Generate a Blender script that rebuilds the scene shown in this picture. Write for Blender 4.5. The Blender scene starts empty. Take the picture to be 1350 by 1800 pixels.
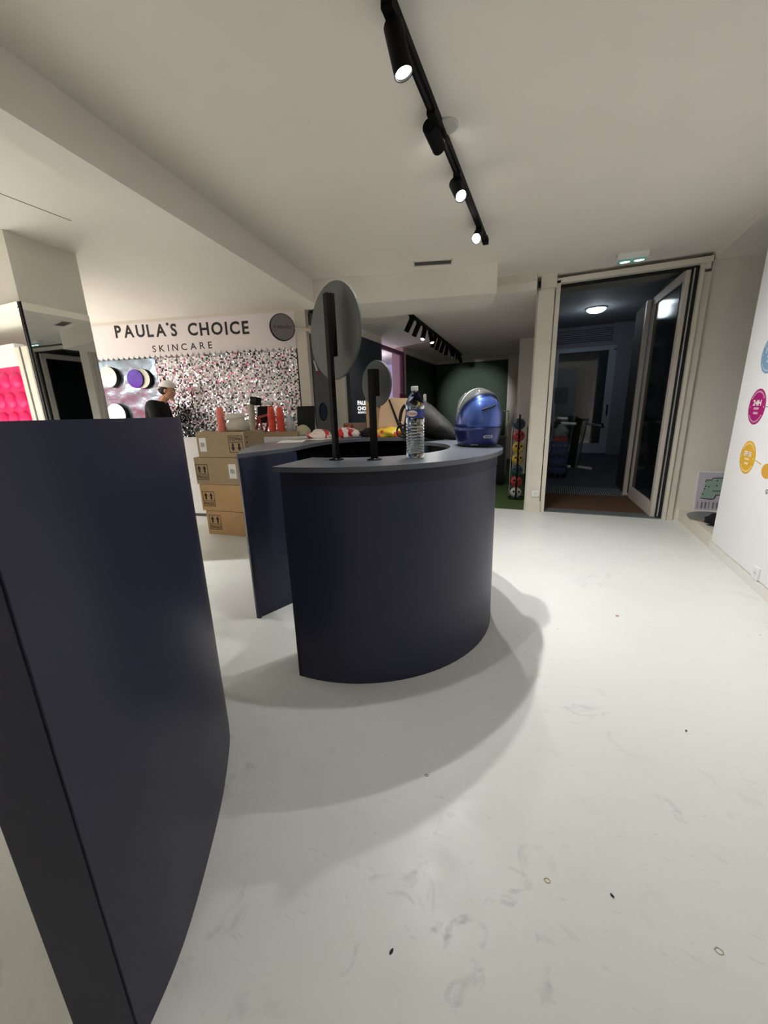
import bpy, bmesh, math, random
from mathutils import Vector, Matrix
random.seed(7)
sc = bpy.context.scene
COL = sc.collection

# ------------------------------------------------------------------ camera
H, C, F = 1.25, 2.6, 677.0
RT = Vector((0.9215, 0.3883, -0.0303)); DN = Vector((0.0709, -0.2434, -0.9673)); FW = Vector((-0.3818, 0.8888, -0.2516))
RT.normalize(); FW = (FW - FW.dot(RT)*RT).normalized(); DN = FW.cross(RT).normalized()
cam = bpy.data.cameras.new('camera'); cam_o = bpy.data.objects.new('camera', cam); COL.objects.link(cam_o)
cam.sensor_fit = 'HORIZONTAL'; cam.sensor_width = 36.0; cam.lens = 36.0*F/1350.0
cam.clip_start = 0.02; cam.clip_end = 60
mw = Matrix((( RT.x, -DN.x, -FW.x, 0), (RT.y, -DN.y, -FW.y, 0), (RT.z, -DN.z, -FW.z, H), (0, 0, 0, 1)))
cam_o.matrix_world = mw
sc.camera = cam_o

# ------------------------------------------------------------------ world, exposure
wd = bpy.data.worlds.new('world'); sc.world = wd; wd.use_nodes = True
wd.node_tree.nodes['Background'].inputs[0].default_value = (0.02, 0.025, 0.04, 1)
wd.node_tree.nodes['Background'].inputs[1].default_value = 0.3
sc.view_settings.view_transform = 'Standard'; sc.view_settings.look = 'None'
sc.view_settings.exposure = 0.17; sc.view_settings.gamma = 1.0
sc.view_settings.use_curve_mapping = False

# lamp strengths (watts)
P_HEAD = 64.0      # spots on the long ceiling track
P_LEFT = 520.0      # spots added out of view over the left hall
P_BOOTH = 30.0
P_GREEN = 110.0
P_PINK = 70.0
P_LOBBY = 3.5
P_FILL = 23.0     # fill globes added unseen behind the viewpoint
LIGHTCOL = (1.0, 0.985, 0.955)

def lamp(name, loc, aim, watts, angle=70, blend=0.5, size=0.03, color=LIGHTCOL, kind='SPOT'):
    l = bpy.data.lights.new(name, kind); l.energy = watts; l.color = color
    if kind == 'SPOT':
        l.spot_size = math.radians(angle); l.spot_blend = blend
    l.shadow_soft_size = size
    o = bpy.data.objects.new(name, l); COL.objects.link(o); o.location = loc
    d = Vector(aim)
    o.rotation_euler = d.to_track_quat('-Z', 'Y').to_euler()
    return o

# ------------------------------------------------------------------ helpers
def at(px, py, x=None, y=None, z=None, plane=None):
    """the point of the place that photo pixel (px, py) shows, on a plane that is known"""
    d = RT*(px-675.0) + DN*(py-900.0) + FW*F
    o = Vector((0, 0, H))
    if z is not None: t = (z-H)/d.z
    elif x is not None: t = x/d.x
    elif y is not None: t = y/d.y
    else: p0, n = plane; t = (p0-o).dot(n)/d.dot(n)
    return o + d*t

def lin(c):
    return tuple((v/12.92 if v <= 0.04045 else ((v+0.055)/1.055)**2.4) for v in c)
def rgb(r, g, b): return lin((r/255, g/255, b/255)) + (1,)

def mat(name, col, rough=0.5, metal=0.0, noise=0.0, nscale=20.0, bump=0.0, bscale=60.0, emit=None, estr=0.0, trans=0.0, alpha=1.0, coat=0.0, spec=0.5):
    m = bpy.data.materials.new(name); m.use_nodes = True; nt = m.node_tree; b = nt.nodes['Principled BSDF']
    b.inputs['Base Color'].default_value = col; b.inputs['Roughness'].default_value = rough
    b.inputs['Metallic'].default_value = metal; b.inputs['Specular IOR Level'].default_value = spec
    b.inputs['Coat Weight'].default_value = coat
    if trans: b.inputs['Transmission Weight'].default_value = trans; b.inputs['IOR'].default_value = 1.45
    if alpha < 1: b.inputs['Alpha'].default_value = alpha
    if emit: b.inputs['Emission Color'].default_value = emit; b.inputs['Emission Strength'].default_value = estr
    tc = nt.nodes.new('ShaderNodeTexCoord')
    if noise > 0:
        n = nt.nodes.new('ShaderNodeTexNoise'); n.inputs['Scale'].default_value = nscale; n.inputs['Detail'].default_value = 5
        nt.links.new(tc.outputs['Object'], n.inputs['Vector'])
        mp = nt.nodes.new('ShaderNodeMapRange'); mp.inputs['From Min'].default_value = 0.3; mp.inputs['From Max'].default_value = 0.7
        mp.inputs['To Min'].default_value = 1-noise; mp.inputs['To Max'].default_value = 1+noise
        nt.links.new(n.outputs['Fac'], mp.inputs['Value'])
        mx = nt.nodes.new('ShaderNodeVectorMath'); mx.operation = 'SCALE'; mx.inputs[0].default_value = col[:3]
        nt.links.new(mp.outputs['Result'], mx.inputs['Scale']); nt.links.new(mx.outputs['Vector'], b.inputs['Base Color'])
    if bump > 0:
        n2 = nt.nodes.new('ShaderNodeTexNoise'); n2.inputs['Scale'].default_value = bscale; n2.inputs['Detail'].default_value = 4
        nt.links.new(tc.outputs['Object'], n2.inputs['Vector'])
        bp = nt.nodes.new('ShaderNodeBump'); bp.inputs['Strength'].default_value = bump; bp.inputs['Distance'].default_value = 0.01
        nt.links.new(n2.outputs['Fac'], bp.inputs['Height']); nt.links.new(bp.outputs['Normal'], b.inputs['Normal'])
    return m

class MB:
    def __init__(s): s.bm = bmesh.new()
    def box(s, lo, hi, M=None, bev=0.0):
        x0, y0, z0 = lo; x1, y1, z1 = hi
        vs = [s.bm.verts.new(v) for v in ((x0,y0,z0),(x1,y0,z0),(x1,y1,z0),(x0,y1,z0),(x0,y0,z1),(x1,y0,z1),(x1,y1,z1),(x0,y1,z1))]
        fs = [s.bm.faces.new([vs[i] for i in f]) for f in ((0,3,2,1),(4,5,6,7),(0,1,5,4),(1,2,6,5),(2,3,7,6),(3,0,4,7))]
        if bev:
            es = list({e for f in fs for e in f.edges})
            r = bmesh.ops.bevel(s.bm, geom=es, offset=bev, segments=2, affect='EDGES', profile=0.7)
            vs = list({v for f in r['faces'] for v in f.verts} | {v for v in vs if v.is_valid})
            # everything linked to these verts
            seen = set(vs); st = list(vs)
            while st:
                v = st.pop()
                for e in v.link_edges:
                    o = e.other_vert(v)
                    if o not in seen: seen.add(o); st.append(o)
            vs = list(seen)
        if M: bmesh.ops.transform(s.bm, matrix=M, verts=vs)
        return s
    def ring_loft(s, rings, cap=True, closed=False):
        R = [[s.bm.verts.new(p) for p in r] for r in rings]
        n = len(R[0]); m = len(R)
        for i in range(m if closed else m-1):
            a, b = R[i], R[(i+1) % m]
            for j in range(n):
                s.bm.faces.new((a[j], a[(j+1) % n], b[(j+1) % n], b[j]))
        if cap and not closed:
            s.bm.faces.new(list(reversed(R[0]))); s.bm.faces.new(R[-1])
        return s
    def tube(s, a, b, r, r2=None, n=16, cap=True):
        a, b = Vector(a), Vector(b); r2 = r if r2 is None else r2
        q = (b-a).normalized().to_track_quat('Z', 'Y')
        rs = []
        for p, rr in ((a, r), (b, r2)):
            rs.append([p + q @ Vector((rr*math.cos(2*math.pi*i/n), rr*math.sin(2*math.pi*i/n), 0)) for i in range(n)])
        return s.ring_loft(rs, cap)
    def path(s, pts, r, n=8, closed=False):
        pts = [Vector(p) for p in pts]; rs = []; m = len(pts)
        for i, p in enumerate(pts):
            if closed: t = pts[(i+1) % m]-pts[i-1]
            else: t = (pts[min(i+1, m-1)]-pts[max(i-1, 0)])
            q = t.normalized().to_track_quat('Z', 'Y')
            rr = r[i] if isinstance(r, (list, tuple)) else r
            rs.append([p + q @ Vector((rr*math.cos(2*math.pi*k/n), rr*math.sin(2*math.pi*k/n), 0)) for k in range(n)])
        return s.ring_loft(rs, True, closed)
    def lathe(s, prof, n=24, M=None, sq=1.0):
        """prof: (r, z) from bottom to top"""
        rs = []
        for r, z in prof:
            rs.append([Vector((r*math.cos(2*math.pi*i/n), r*math.sin(2*math.pi*i/n), z)) for i in range(n)])
        if M: rs = [[M @ p for p in r] for r in rs]
        return s.ring_loft(rs, True)
    def prism(s, pts, z0, z1):
        """pts: outline in xy"""
        b = [s.bm.verts.new((p[0], p[1], z0)) for p in pts]; t = [s.bm.verts.new((p[0], p[1], z1)) for p in pts]; n = len(pts)
        s.bm.faces.new(list(reversed(b))); s.bm.faces.new(t)
        for i in range(n): s.bm.faces.new((b[i], b[(i+1) % n], t[(i+1) % n], t[i]))
        return s
    def sph(s, c, r, M=None, u=16, v=10):
        c = Vector(c); rr = Vector(r) if not isinstance(r, (int, float)) else Vector((r, r, r))
        mt = Matrix.Translation(c) @ (M or Matrix()) @ Matrix.Diagonal((*rr, 1))
        bmesh.ops.create_uvsphere(s.bm, u_segments=u, v_segments=v, radius=1, matrix=mt)
        return s
    def quad(s, a, b, c, d):
        s.bm.faces.new([s.bm.verts.new(p) for p in (a, b, c, d)]); return s
    def build(s, name, m, parent=None, smooth=False, rel=True):
        bmesh.ops.recalc_face_normals(s.bm, faces=s.bm.faces[:])
        me = bpy.data.meshes.new(name); s.bm.to_mesh(me); s.bm.free()
        if smooth:
            for p in me.polygons: p.use_smooth = True
            try: me.set_sharp_from_angle(angle=math.radians(40))
            except Exception: pass
        o = bpy.data.objects.new(name, me); COL.objects.link(o)
        if isinstance(m, (list, tuple)):
            for k in m: me.materials.append(k)
        else: me.materials.append(m)
        if parent is not None:
            o.parent = parent
            if rel: o.matrix_parent_inverse = parent_inv(parent)
        return o

def parent_inv(p):
    m = Matrix.LocRotScale(p.location, p.rotation_euler, p.scale)
    if p.parent is not None: return Matrix()      # parts are built in world space
    return m.inverted()

def tag(o, label=None, cat=None, group=None, kind=None):
    if label: o['label'] = label
    if cat: o['category'] = cat
    if group: o['group'] = group
    if kind: o['kind'] = kind
    return o
def thing(name, loc, label, cat, group=None, rz=0.0):
    o = bpy.data.objects.new(name, None); COL.objects.link(o); o.empty_display_size = 0.1
    o.location = loc; o.rotation_euler = (0, 0, rz)
    return tag(o, label, cat, group)
def struct(o, label=None, cat=None): return tag(o, label, cat, None, 'structure')
def copy_tree(o, parent=None):
    c = o.copy(); COL.objects.link(c)
    if parent is not None: c.parent = parent
    for ch in list(o.children): copy_tree(ch, c)
    return c
def basis(o, r, u):
    """matrix with local x along r, local y along u (for flat lettering)"""
    r = Vector(r).normalized(); u = Vector(u).normalized(); n = r.cross(u).normalized(); u = n.cross(r)
    return Matrix(((r.x, u.x, n.x, o[0]), (r.y, u.y, n.y, o[1]), (r.z, u.z, n.z, o[2]), (0, 0, 0, 1)))
def text_mesh(s, bold=0.0, depth=0.002, space=1.0):
    cu = bpy.data.curves.new('t', 'FONT'); cu.body = s; cu.size = 1; cu.offset = bold; cu.extrude = 0; cu.resolution_u = 3; cu.space_character = space
    cu.align_x = 'LEFT'
    o = bpy.data.objects.new('t', cu); COL.objects.link(o)
    dg = bpy.context.evaluated_depsgraph_get(); me = bpy.data.meshes.new_from_object(o.evaluated_get(dg))
    bpy.data.objects.remove(o); bpy.data.curves.remove(cu)
    return me
def text(name, s, M, w, h, m, parent=None, bold=0.0, proud=0.0015, space=1.0, flip=False):
    """lettering that fills a box w x h whose lower left corner is M's origin"""
    me = text_mesh(s, bold, space=space)
    xs = [v.co.x for v in me.vertices]; ys = [v.co.y for v in me.vertices]
    x0, x1, y0, y1 = min(xs), max(xs), min(ys), max(ys)
    sx = w/(x1-x0); sy = h/(y1-y0)
    for v in me.vertices:
        x = (v.co.x-x0)*sx; y = (v.co.y-y0)*sy
        if flip: x, y = w-x, h-y
        v.co = M @ Vector((x, y, proud))
    me.materials.clear(); me.materials.append(m); me.name = name
    o = bpy.data.objects.new(name, me); COL.objects.link(o)
    if parent is not None: o.parent = parent; o.matrix_parent_inverse = parent_inv(parent)
    return o
def flat(name, M, outline, m, parent=None, t=0.002):
    """thin plate: outline in M's local xy, thickness along its normal"""
    mb = MB(); mb.prism(outline, 0, t); bmesh.ops.transform(mb.bm, matrix=M, verts=mb.bm.verts[:])
    return mb.build(name, m, parent)
def rect(x0, y0, x1, y1): return [(x0,y0),(x1,y0),(x1,y1),(x0,y1)]
def circle(cx, cy, rx, ry=None, n=28, a0=0, a1=360):
    ry = rx if ry is None else ry
    return [(cx+rx*math.cos(math.radians(a0+(a1-a0)*i/n)), cy+ry*math.sin(math.radians(a0+(a1-a0)*i/n))) for i in range(n + (0 if a1-a0 == 360 else 1))]
def spline(pts, k=6, closed=False):
    out = []; n = len(pts); P = [Vector(p) for p in pts]
    rng = range(n if closed else n-1)
    for i in rng:
        if closed: p0, p1, p2, p3 = P[i-1], P[i], P[(i+1) % n], P[(i+2) % n]
        else: p0, p1, p2, p3 = P[max(i-1, 0)], P[i], P[i+1], P[min(i+2, n-1)]
        for j in range(k):
            t = j/k
            out.append(0.5*((2*p1)+(-p0+p2)*t+(2*p0-5*p1+4*p2-p3)*t*t+(-p0+3*p1-3*p2+p3)*t**3))
    if not closed: out.append(P[-1])
    return out

# ------------------------------------------------------------------ materials
M_ceil = mat('ceiling_paint', rgb(234, 227, 216), 0.9, noise=0.02, nscale=2.0)
M_wall = mat('wall_paint', rgb(226, 221, 210), 0.85, noise=0.02, nscale=3.0)
M_trimw = mat('cream_trim', rgb(218, 212, 198), 0.55, noise=0.03, nscale=8)
M_panelw = mat('white_panel', rgb(232, 231, 232), 0.6, noise=0.01, nscale=4)
M_navy = mat('indigo_laminate', rgb(45, 47, 68), 0.42, noise=0.03, nscale=6, spec=0.35)
M_navyend = mat('indigo_end', rgb(41, 42, 58), 0.5, noise=0.03, nscale=6, spec=0.3)
M_top = mat('slate_top', rgb(90, 94, 103), 0.30, noise=0.03, nscale=40)
M_navywall = mat('navy_wall', rgb(44, 52, 64), 0.6, noise=0.03)
M_black = mat('black_metal', rgb(9, 9, 10), 0.6, noise=0.05, spec=0.12)
M_blackm = mat('black_matt', rgb(12, 12, 14), 0.8, noise=0.1)
M_cloth = mat('black_cloth', rgb(16, 16, 19), 0.95, noise=0.2, nscale=30, bump=0.3, bscale=90)
M_dark = mat('dark_void', rgb(9, 9, 12), 0.35, noise=0.1, nscale=3)
M_grey = mat('grey_panel', rgb(88, 90, 90), 0.55, noise=0.02)
M_discb = mat('grey_disc_back', rgb(80, 84, 83), 0.5, noise=0.02)
M_green = mat('green_wall', rgb(58, 74, 62), 0.9, noise=0.25, nscale=60, bump=0.6, bscale=80)
M_turf = mat('green_turf', rgb(62, 88, 38), 1.0, noise=0.3, nscale=80, bump=0.8, bscale=200)
M_mirror = mat('mirror_glass', rgb(225, 228, 226), 0.015, metal=1.0)
M_silver = mat('brushed_silver', rgb(185, 187, 190), 0.3, metal=1.0, noise=0.05)
M_white = mat('white_plastic', rgb(232, 232, 230), 0.45, noise=0.01)
M_lens = mat('lit_lens', rgb(255, 255, 255), 0.3, emit=(1, 0.98, 0.95, 1), estr=14.0)
M_lensdim = mat('dim_lens', rgb(255, 255, 255), 0.3, emit=(1, 0.97, 0.9, 1), estr=2.0)
M_glassd = mat('door_glass', rgb(170, 185, 190), 0.03, trans=0.0, alpha=0.35, spec=0.9)
M_card = mat('cardboard', rgb(196, 160, 116), 0.85, noise=0.05, nscale=12, bump=0.1, bscale=40)
M_card2 = mat('cardboard_dull', rgb(168, 146, 116), 0.85, noise=0.05, nscale=12, bump=0.1, bscale=40)
M_ink = mat('black_print', rgb(28, 24, 22), 0.7)
M_paper = mat('white_paper', rgb(238, 236, 232), 0.7, noise=0.02)
M_red = mat('coral_plastic', rgb(232, 84, 62), 0.4, noise=0.03)
M_pinkcup = mat('pink_cup', rgb(238, 132, 116), 0.4, noise=0.03)
M_pink = mat('hot_pink', rgb(222, 24, 104), 0.4, noise=0.02)
M_door = mat('grey_door', rgb(150, 158, 175), 0.5, noise=0.03)
M_mat = mat('coir_mat', rgb(98, 68, 44), 1.0, noise=0.3, nscale=120, bump=0.8, bscale=300)
M_stone = mat('dark_stone', rgb(62, 68, 78), 0.5, noise=0.15, nscale=5)
M_skin = mat('skin', rgb(205, 150, 120), 0.55, noise=0.05, nscale=30)
M_hair = mat('dark_hair', rgb(40, 28, 22), 0.7, noise=0.2, nscale=60)
M_lilac = mat('lilac_wall', rgb(196, 192, 226), 0.7, noise=0.02)
M_mauve = mat('mauve_frame', rgb(112, 66, 92), 0.5, noise=0.03)
M_blush = mat('blush_wall', rgb(226, 196, 196), 0.8, noise=0.02)

def floor_material():
    m = bpy.data.materials.new('painted_concrete'); m.use_nodes = True; nt = m.node_tree; L = nt.links; b = nt.nodes['Principled BSDF']
    tc = nt.nodes.new('ShaderNodeTexCoord')
    def noise(scale, det, vec=None, dist=0.0):
        n = nt.nodes.new('ShaderNodeTexNoise'); n.inputs['Scale'].default_value = scale; n.inputs['Detail'].default_value = det; n.inputs['Distortion'].default_value = dist
        L.new(vec or tc.outputs['Object'], n.inputs['Vector']); return n.outputs['Fac']
    def ramp(v, a, b_, c0, c1):
        r = nt.nodes.new('ShaderNodeMapRange'); r.inputs['From Min'].default_value = a; r.inputs['From Max'].default_value = b_
        r.inputs['To Min'].default_value = c0; r.inputs['To Max'].default_value = c1; L.new(v, r.inputs['Value']); return r.outputs['Result']
    def mul(a, b_):
        n = nt.nodes.new('ShaderNodeMath'); n.operation = 'MULTIPLY'; L.new(a, n.inputs[0]); L.new(b_, n.inputs[1]); return n.outputs[0]
    broad = ramp(noise(1.3, 4), 0.3, 0.7, 0.95, 1.0)
    # worn smudges only where a broad mask is high
    mask = ramp(noise(0.9, 2), 0.48, 0.62, 0.0, 1.0)
    dn = nt.nodes.new('ShaderNodeVectorMath'); dn.operation = 'DISTANCE'; dn.inputs[1].default_value = (-0.12, 0.66, 0); L.new(tc.outputs['Object'], dn.inputs[0])
    worn = ramp(dn.outputs['Value'], 0.12, 0.42, 2.2, 0.0)
    mxx = nt.nodes.new('ShaderNodeMath'); mxx.operation = 'MAXIMUM'; L.new(mask, mxx.inputs[0]); L.new(worn, mxx.inputs[1]); mask = mxx.outputs[0]
    sm = ramp(noise(9, 9, dist=1.2), 0.58, 0.69, 0.0, 0.15)
    smm = mul(mask, sm)
    inv = nt.nodes.new('ShaderNodeMath'); inv.operation = 'SUBTRACT'; inv.inputs[0].default_value = 1.0; L.new(smm, inv.inputs[1])
    # short scuff strokes
    mp = nt.nodes.new('ShaderNodeMapping'); mp.inputs['Rotation'].default_value = (0, 0, 0.5); mp.inputs['Scale'].default_value = (3, 14, 1); L.new(tc.outputs['Object'], mp.inputs['Vector'])
    st = ramp(noise(5, 6, mp.outputs['Vector'], 0.8), 0.66, 0.70, 1.0, 0.91)
    # tiny dark specks
    vo = nt.nodes.new('ShaderNodeTexVoronoi'); vo.inputs['Scale'].default_value = 7.0; vo.inputs['Randomness'].default_value = 1.0; L.new(tc.outputs['Object'], vo.inputs['Vector'])
    rad = nt.nodes.new('ShaderNodeSeparateColor'); L.new(vo.outputs['Color'], rad.inputs[0])
    thr = ramp(rad.outputs[0], 0.35, 1.0, 0.0, 0.040)
    lt = nt.nodes.new('ShaderNodeMath'); lt.operation = 'LESS_THAN'; L.new(vo.outputs['Distance'], lt.inputs[0]); L.new(thr, lt.inputs[1])
    sp = ramp(lt.outputs[0], 0, 1, 1.0, 0.45)
    f = mul(mul(broad, inv.outputs[0]), mul(st, sp))
    mx = nt.nodes.new('ShaderNodeVectorMath'); mx.operation = 'SCALE'; mx.inputs[0].default_value = rgb(224, 226, 222)[:3]
    L.new(f, mx.inputs['Scale']); L.new(mx.outputs['Vector'], b.inputs['Base Color'])
    L.new(ramp(noise(7, 8), 0.35, 0.65, 0.30, 0.46), b.inputs['Roughness'])
    b.inputs['Specular IOR Level'].default_value = 0.28
    bp = nt.nodes.new('ShaderNodeBump'); bp.inputs['Strength'].default_value = 0.12; bp.inputs['Distance'].default_value = 0.004
    L.new(noise(30, 6), bp.inputs['Height']); L.new(bp.outputs['Normal'], b.inputs['Normal'])
    return m
M_floor = floor_material()

# ================================================================== ROOM SHELL
YD = 5.0       # plane of the street door
XW = 1.36      # plane of the right wall panel
mb = MB(); mb.box((-11, -5, -0.1), (2.4, YD, 0)); struct(mb.build('floor', M_floor), 'white painted concrete floor with scuffs and specks')
mb = MB(); mb.box((-11, YD, -0.1), (-0.24, 11, 0.002)); struct(mb.build('floor', M_turf), 'green turf floor of the back room')
mb = MB(); mb.box((-0.24, YD, -0.1), (3.0, 13, -0.004)); struct(mb.build('floor', M_stone), 'dark stone floor of the lobby beyond the door')
mb = MB(); mb.box((-11, -5, C), (2.4, 4.8, C+0.15)); struct(mb.build('ceiling', M_ceil), 'cream painted ceiling of the shop')
mb = MB(); mb.box((-0.24, 4.8, C), (2.4, YD+0.1, C+0.15)); struct(mb.build('ceiling', M_ceil))
ZL = 2.45
mb = MB(); mb.box((-2.95, 4.8, ZL), (-0.24, 11, ZL+0.3)); mb.box((-5.3, 5.6, ZL), (-2.95, 11, ZL+0.3)); mb.box((-3.4, 4.8, C), (-2.95, 5.6, C+0.15)); struct(mb.build('ceiling', M_ceil), 'lower ceiling of the back room')
mb = MB(); mb.box((-0.65-0.6, 4.74, 2.53), (-0.24, 4.8, C)); struct(mb.build('trim', M_trimw), 'stepped ceiling edge left of the door')
# right wall panel with stickers, continuing behind the camera
mb = MB(); mb.box((XW, -5, 0.075), (XW+0.12, 4.03, C)); struct(mb.build('wall_right', M_panelw), 'white right wall panel')
mb = MB(); mb.box((XW-0.012, -5, 0), (XW+0.10, 4.03, 0.068)); struct(mb.build('baseboard_right', mat('baseboard_white', rgb(226, 224, 218), 0.5, noise=0.02)))
# window alcove behind the panel
mb = MB(); mb.box((1.30, YD, 0), (2.2, YD+0.1, C)); struct(mb.build('wall_alcove', M_wall), 'beige wall at the end of the alcove')
mb = MB(); mb.box((1.30, 3.2, 2.535), (2.2, YD, C)); struct(mb.build('trim', M_wall), 'lintel above the alcove')
mb = MB(); mb.box((XW, 4.03, 0), (2.2, YD, 0.13)); mb.box((XW+0.12, 2.9, 0), (2.2, 4.03, 0.13)); struct(mb.build('ledge', M_trimw), 'cream window ledge at the foot of the right wall')
mb = MB(); mb.box((2.06, 2.9, 0.13), (2.2, YD, 0.3)); mb.box((2.06, 2.9, 2.38), (2.2, YD, 2.535)); mb.box((2.06, 2.9, 0.3), (2.2, 3.0, 2.38)); mb.box((2.06, YD-0.12, 0.3), (2.2, YD, 2.38))
w1 = struct(mb.build('window_1', M_trimw), 'dark shop window in the alcove')
mb = MB(); mb.box((2.12, 3.0, 0.3), (2.14, YD-0.12, 2.38)); mb.build('pane', M_dark, w1)
mb = MB(); mb.box((2.10, 3.9, 0.3), (2.16, 3.95, 2.38)); mb.build('mullion', M_blackm, w1)
mb = MB(); mb.box((1.48, 2.8, 0.0), (2.2, 2.9, C)); struct(mb.build('wall_alcove', M_wall))
# wall behind the camera and far left
mb = MB(); mb.box((-11, -5.1, 0), (2.4, -5, C)); struct(mb.build('wall_back', M_wall), 'wall behind the camera')
mb = MB(); mb.box((-11.1, -5, 0), (-11, 11, C)); struct(mb.build('wall_left', M_wall), 'far left wall')

# sign wall (runs obliquely)
WA = Vector((-6.228, 3.973, 0)); WD = Vector((0.9716, 0.2367, 0)); WN = Vector((0.2367, -0.9716, 0))
def wp(u, z, off=0.0): return WA + WD*u + WN*off + Vector((0, 0, z))
def wbox(mb, u0, u1, z0, z1, o0, o1):
    """a box on the sign wall: u along, z up, o out of the wall"""
    M = Matrix(((WD.x, WN.x, 0, WA.x), (WD.y, WN.y, 0, WA.y), (0, 0, 1, 0), (0, 0, 0, 1)))
    mb.box((u0, o0, z0), (u1, o1, z1), M); return mb
mb = MB(); wbox(mb, -4.5, 3.25, 0, C, -0.14, -0.02); struct(mb.build('wall_sign', M_wall), 'wall behind the sequin booth')
mb = MB(); wbox(mb, -3.0, 3.25, 2.56, C, -0.02, 0.05); struct(mb.build('trim', M_wall), 'shallow cornice above the sign')
mb = MB(); wbox(mb, 3.11, 3.25, 0, 2.56, -0.02, 0.05); struct(mb.build('trim', M_trimw), 'pale corner post right of the sequins')

# ceiling beam between the two halls
BA = Vector((-1.967, 1.132, 0)); BD = Vector((-0.1532, 0.9882, 0)); BN = Vector((-0.9882, -0.1532, 0))
Mbeam = Matrix(((BD.x, BN.x, 0, BA.x), (BD.y, BN.y, 0, BA.y), (0, 0, 1, 0), (0, 0, 0, 1)))
mb = MB(); mb.box((-6, 0, 2.38), (2.98, 0.19, C), Mbeam); struct(mb.build('trim', M_ceil), 'long ceiling beam')
# low duct box across the end of the room
q0 = at(873, 515, z=2.34); q1 = at(631, 534, z=2.34); dd = (q1-q0).normalized(); nn = Vector((dd.y, -dd.x, 0))
if nn.y < 0: nn = -nn
pp = [q0, q0+dd*1.90, q0+dd*1.90+nn*0.62, q0+nn*0.62]
mb = MB(); mb.prism([(p.x, p.y) for p in pp], 2.34, C); struct(mb.build('trim', M_ceil), 'boxed-in duct below the ceiling')

# walls of the back room
mb = MB(); mb.box((-2.95, 10.2, 2.37), (-0.24, 10.3, ZL)); struct(mb.build('trim', M_trimw), 'pale strip above the green wall')
mb = MB(); mb.box((-2.95, 10.18, 0), (-1.04, 10.3, 2.37)); struct(mb.build('wall_green', M_green), 'dark green back wall')
mb = MB(); mb.box((-1.04, 10.2, 0), (-0.24, 10.3, 2.37)); struct(mb.build('wall_back_room', M_wall), 'pale end wall beside the green wall')
mb = MB(); mb.box((-0.62, 7.9, 0), (-0.24, 10.2, ZL)); struct(mb.build('wall_pier', M_wall))
mb = MB(); mb.box((-2.95, 7.75, 0), (-2.80, 10.2, 2.36)); struct(mb.build('wall_black', M_dark), 'near-black side wall of the back room')
mb = MB(); mb.box((-2.95, 7.75, 2.36), (-2.78, 10.2, ZL)); struct(mb.build('trim', M_trimw))
mb = MB(); mb.box((-3.0, 7.60, 0), (-2.76, 7.75, ZL)); struct(mb.build('pillar', M_blush), 'pale pink pillar')
mb = MB(); mb.box((-2.80, 5.15, 0), (-2.68, 6.34, 2.34)); nw = struct(mb.build('wall_navy', M_navywall), 'dark blue wall with white lettering')
mb = MB(); mb.box((-2.82, 5.15, 2.34), (-2.68, 6.34, ZL)); struct(mb.build('trim', M_wall))
mb = MB(); mb.box((-2.92, 5.08, 0), (-2.74, 5.15, ZL)); struct(mb.build('pillar', M_trimw), 'narrow pale pillar before the dark blue wall')
# glazed lilac room seen in the gap
mb = MB(); mb.box((-5.2, 6.2, 0), (-5.1, 11, ZL)); struct(mb.build('wall_lilac', M_lilac), 'lilac wall of the room behind')
mb = MB(); mb.box((-5.2, 10.0, 0), (-2.95, 10.1, ZL)); struct(mb.build('wall_lilac', M_lilac))
mb = MB(); mb.box((-5.2, 6.2, 0), (-2.8, 6.3, ZL)); struct(mb.build('wall_lilac', M_blush))
g = struct(MB().box((-2.80, 6.34, 2.30), (-2.74, 7.60, 2.36)).build('window_2', M_mauve), 'mauve framed internal window')
MB().box((-2.80, 7.50, 0.9), (-2.74, 7.60, 2.30)).build('post', M_mauve, g)
MB().box((-2.80, 6.34, 0.84), (-2.74, 7.60, 0.9)).build('rail', M_mauve, g)
MB().box((-2.80, 6.34, 0.0), (-2.74, 7.60, 0.84)).build('lower_panel', M_blush, g)
MB().box((-2.775, 6.34, 0.9), (-2.77, 7.50, 2.30)).build('pane', mat('lilac_pane', rgb(190, 190, 225), 0.05, alpha=0.18), g)
# grey partition with porthole
p0, p1 = Vector((-3.06, 4.80, 0)), Vector((-2.86, 5.12, 0)); pd = (p1-p0).normalized(); pn = Vector((pd.y, -pd.x, 0))
Mg = Matrix(((pd.x, pn.x, 0, p0.x), (pd.y, pn.y, 0, p0.y), (0, 0, 1, 0), (0, 0, 0, 1)))
mb = MB(); mb.box((0, -0.04, 0), ((p1-p0).length, 0, ZL+0.1), Mg); gp = struct(mb.build('wall_grey', M_grey), 'grey partition right of the sequins')

# mirrored column on the left
Mc = Matrix.Translation((-3.745, 2.377, 0)) @ Matrix.Rotation(math.radians(2.6), 4, 'Z') @ Matrix.Translation((3.745, -2.377, 0))
mb = MB(); mb.prism([(-3.745, 2.377), (-3.7235, 1.885), (-5.35, 1.885), (-5.35, 2.377)], 0, C); col = struct(mb.build('column', M_wall), 'square column clad with mirror below')
MB().box((-3.745, 1.885, 0.02), (-3.737, 2.377, 2.13), Mc).build('mirror', M_mirror, col)
Mf2 = Matrix.Translation((-3.72, 1.885, 0)) @ Matrix.Rotation(math.radians(0.0), 4, 'Z') @ Matrix.Translation((3.72, -1.885, 0))
MB().box((-5.35, 1.872, 0.02), (-3.735, 1.880, 2.13), Mf2).build('mirror', M_mirror, col)
MB().box((-3.752, 1.873, 0.0), (-3.733, 1.887, 2.13), Mc).build('corner_trim', M_blackm, col)
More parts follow.
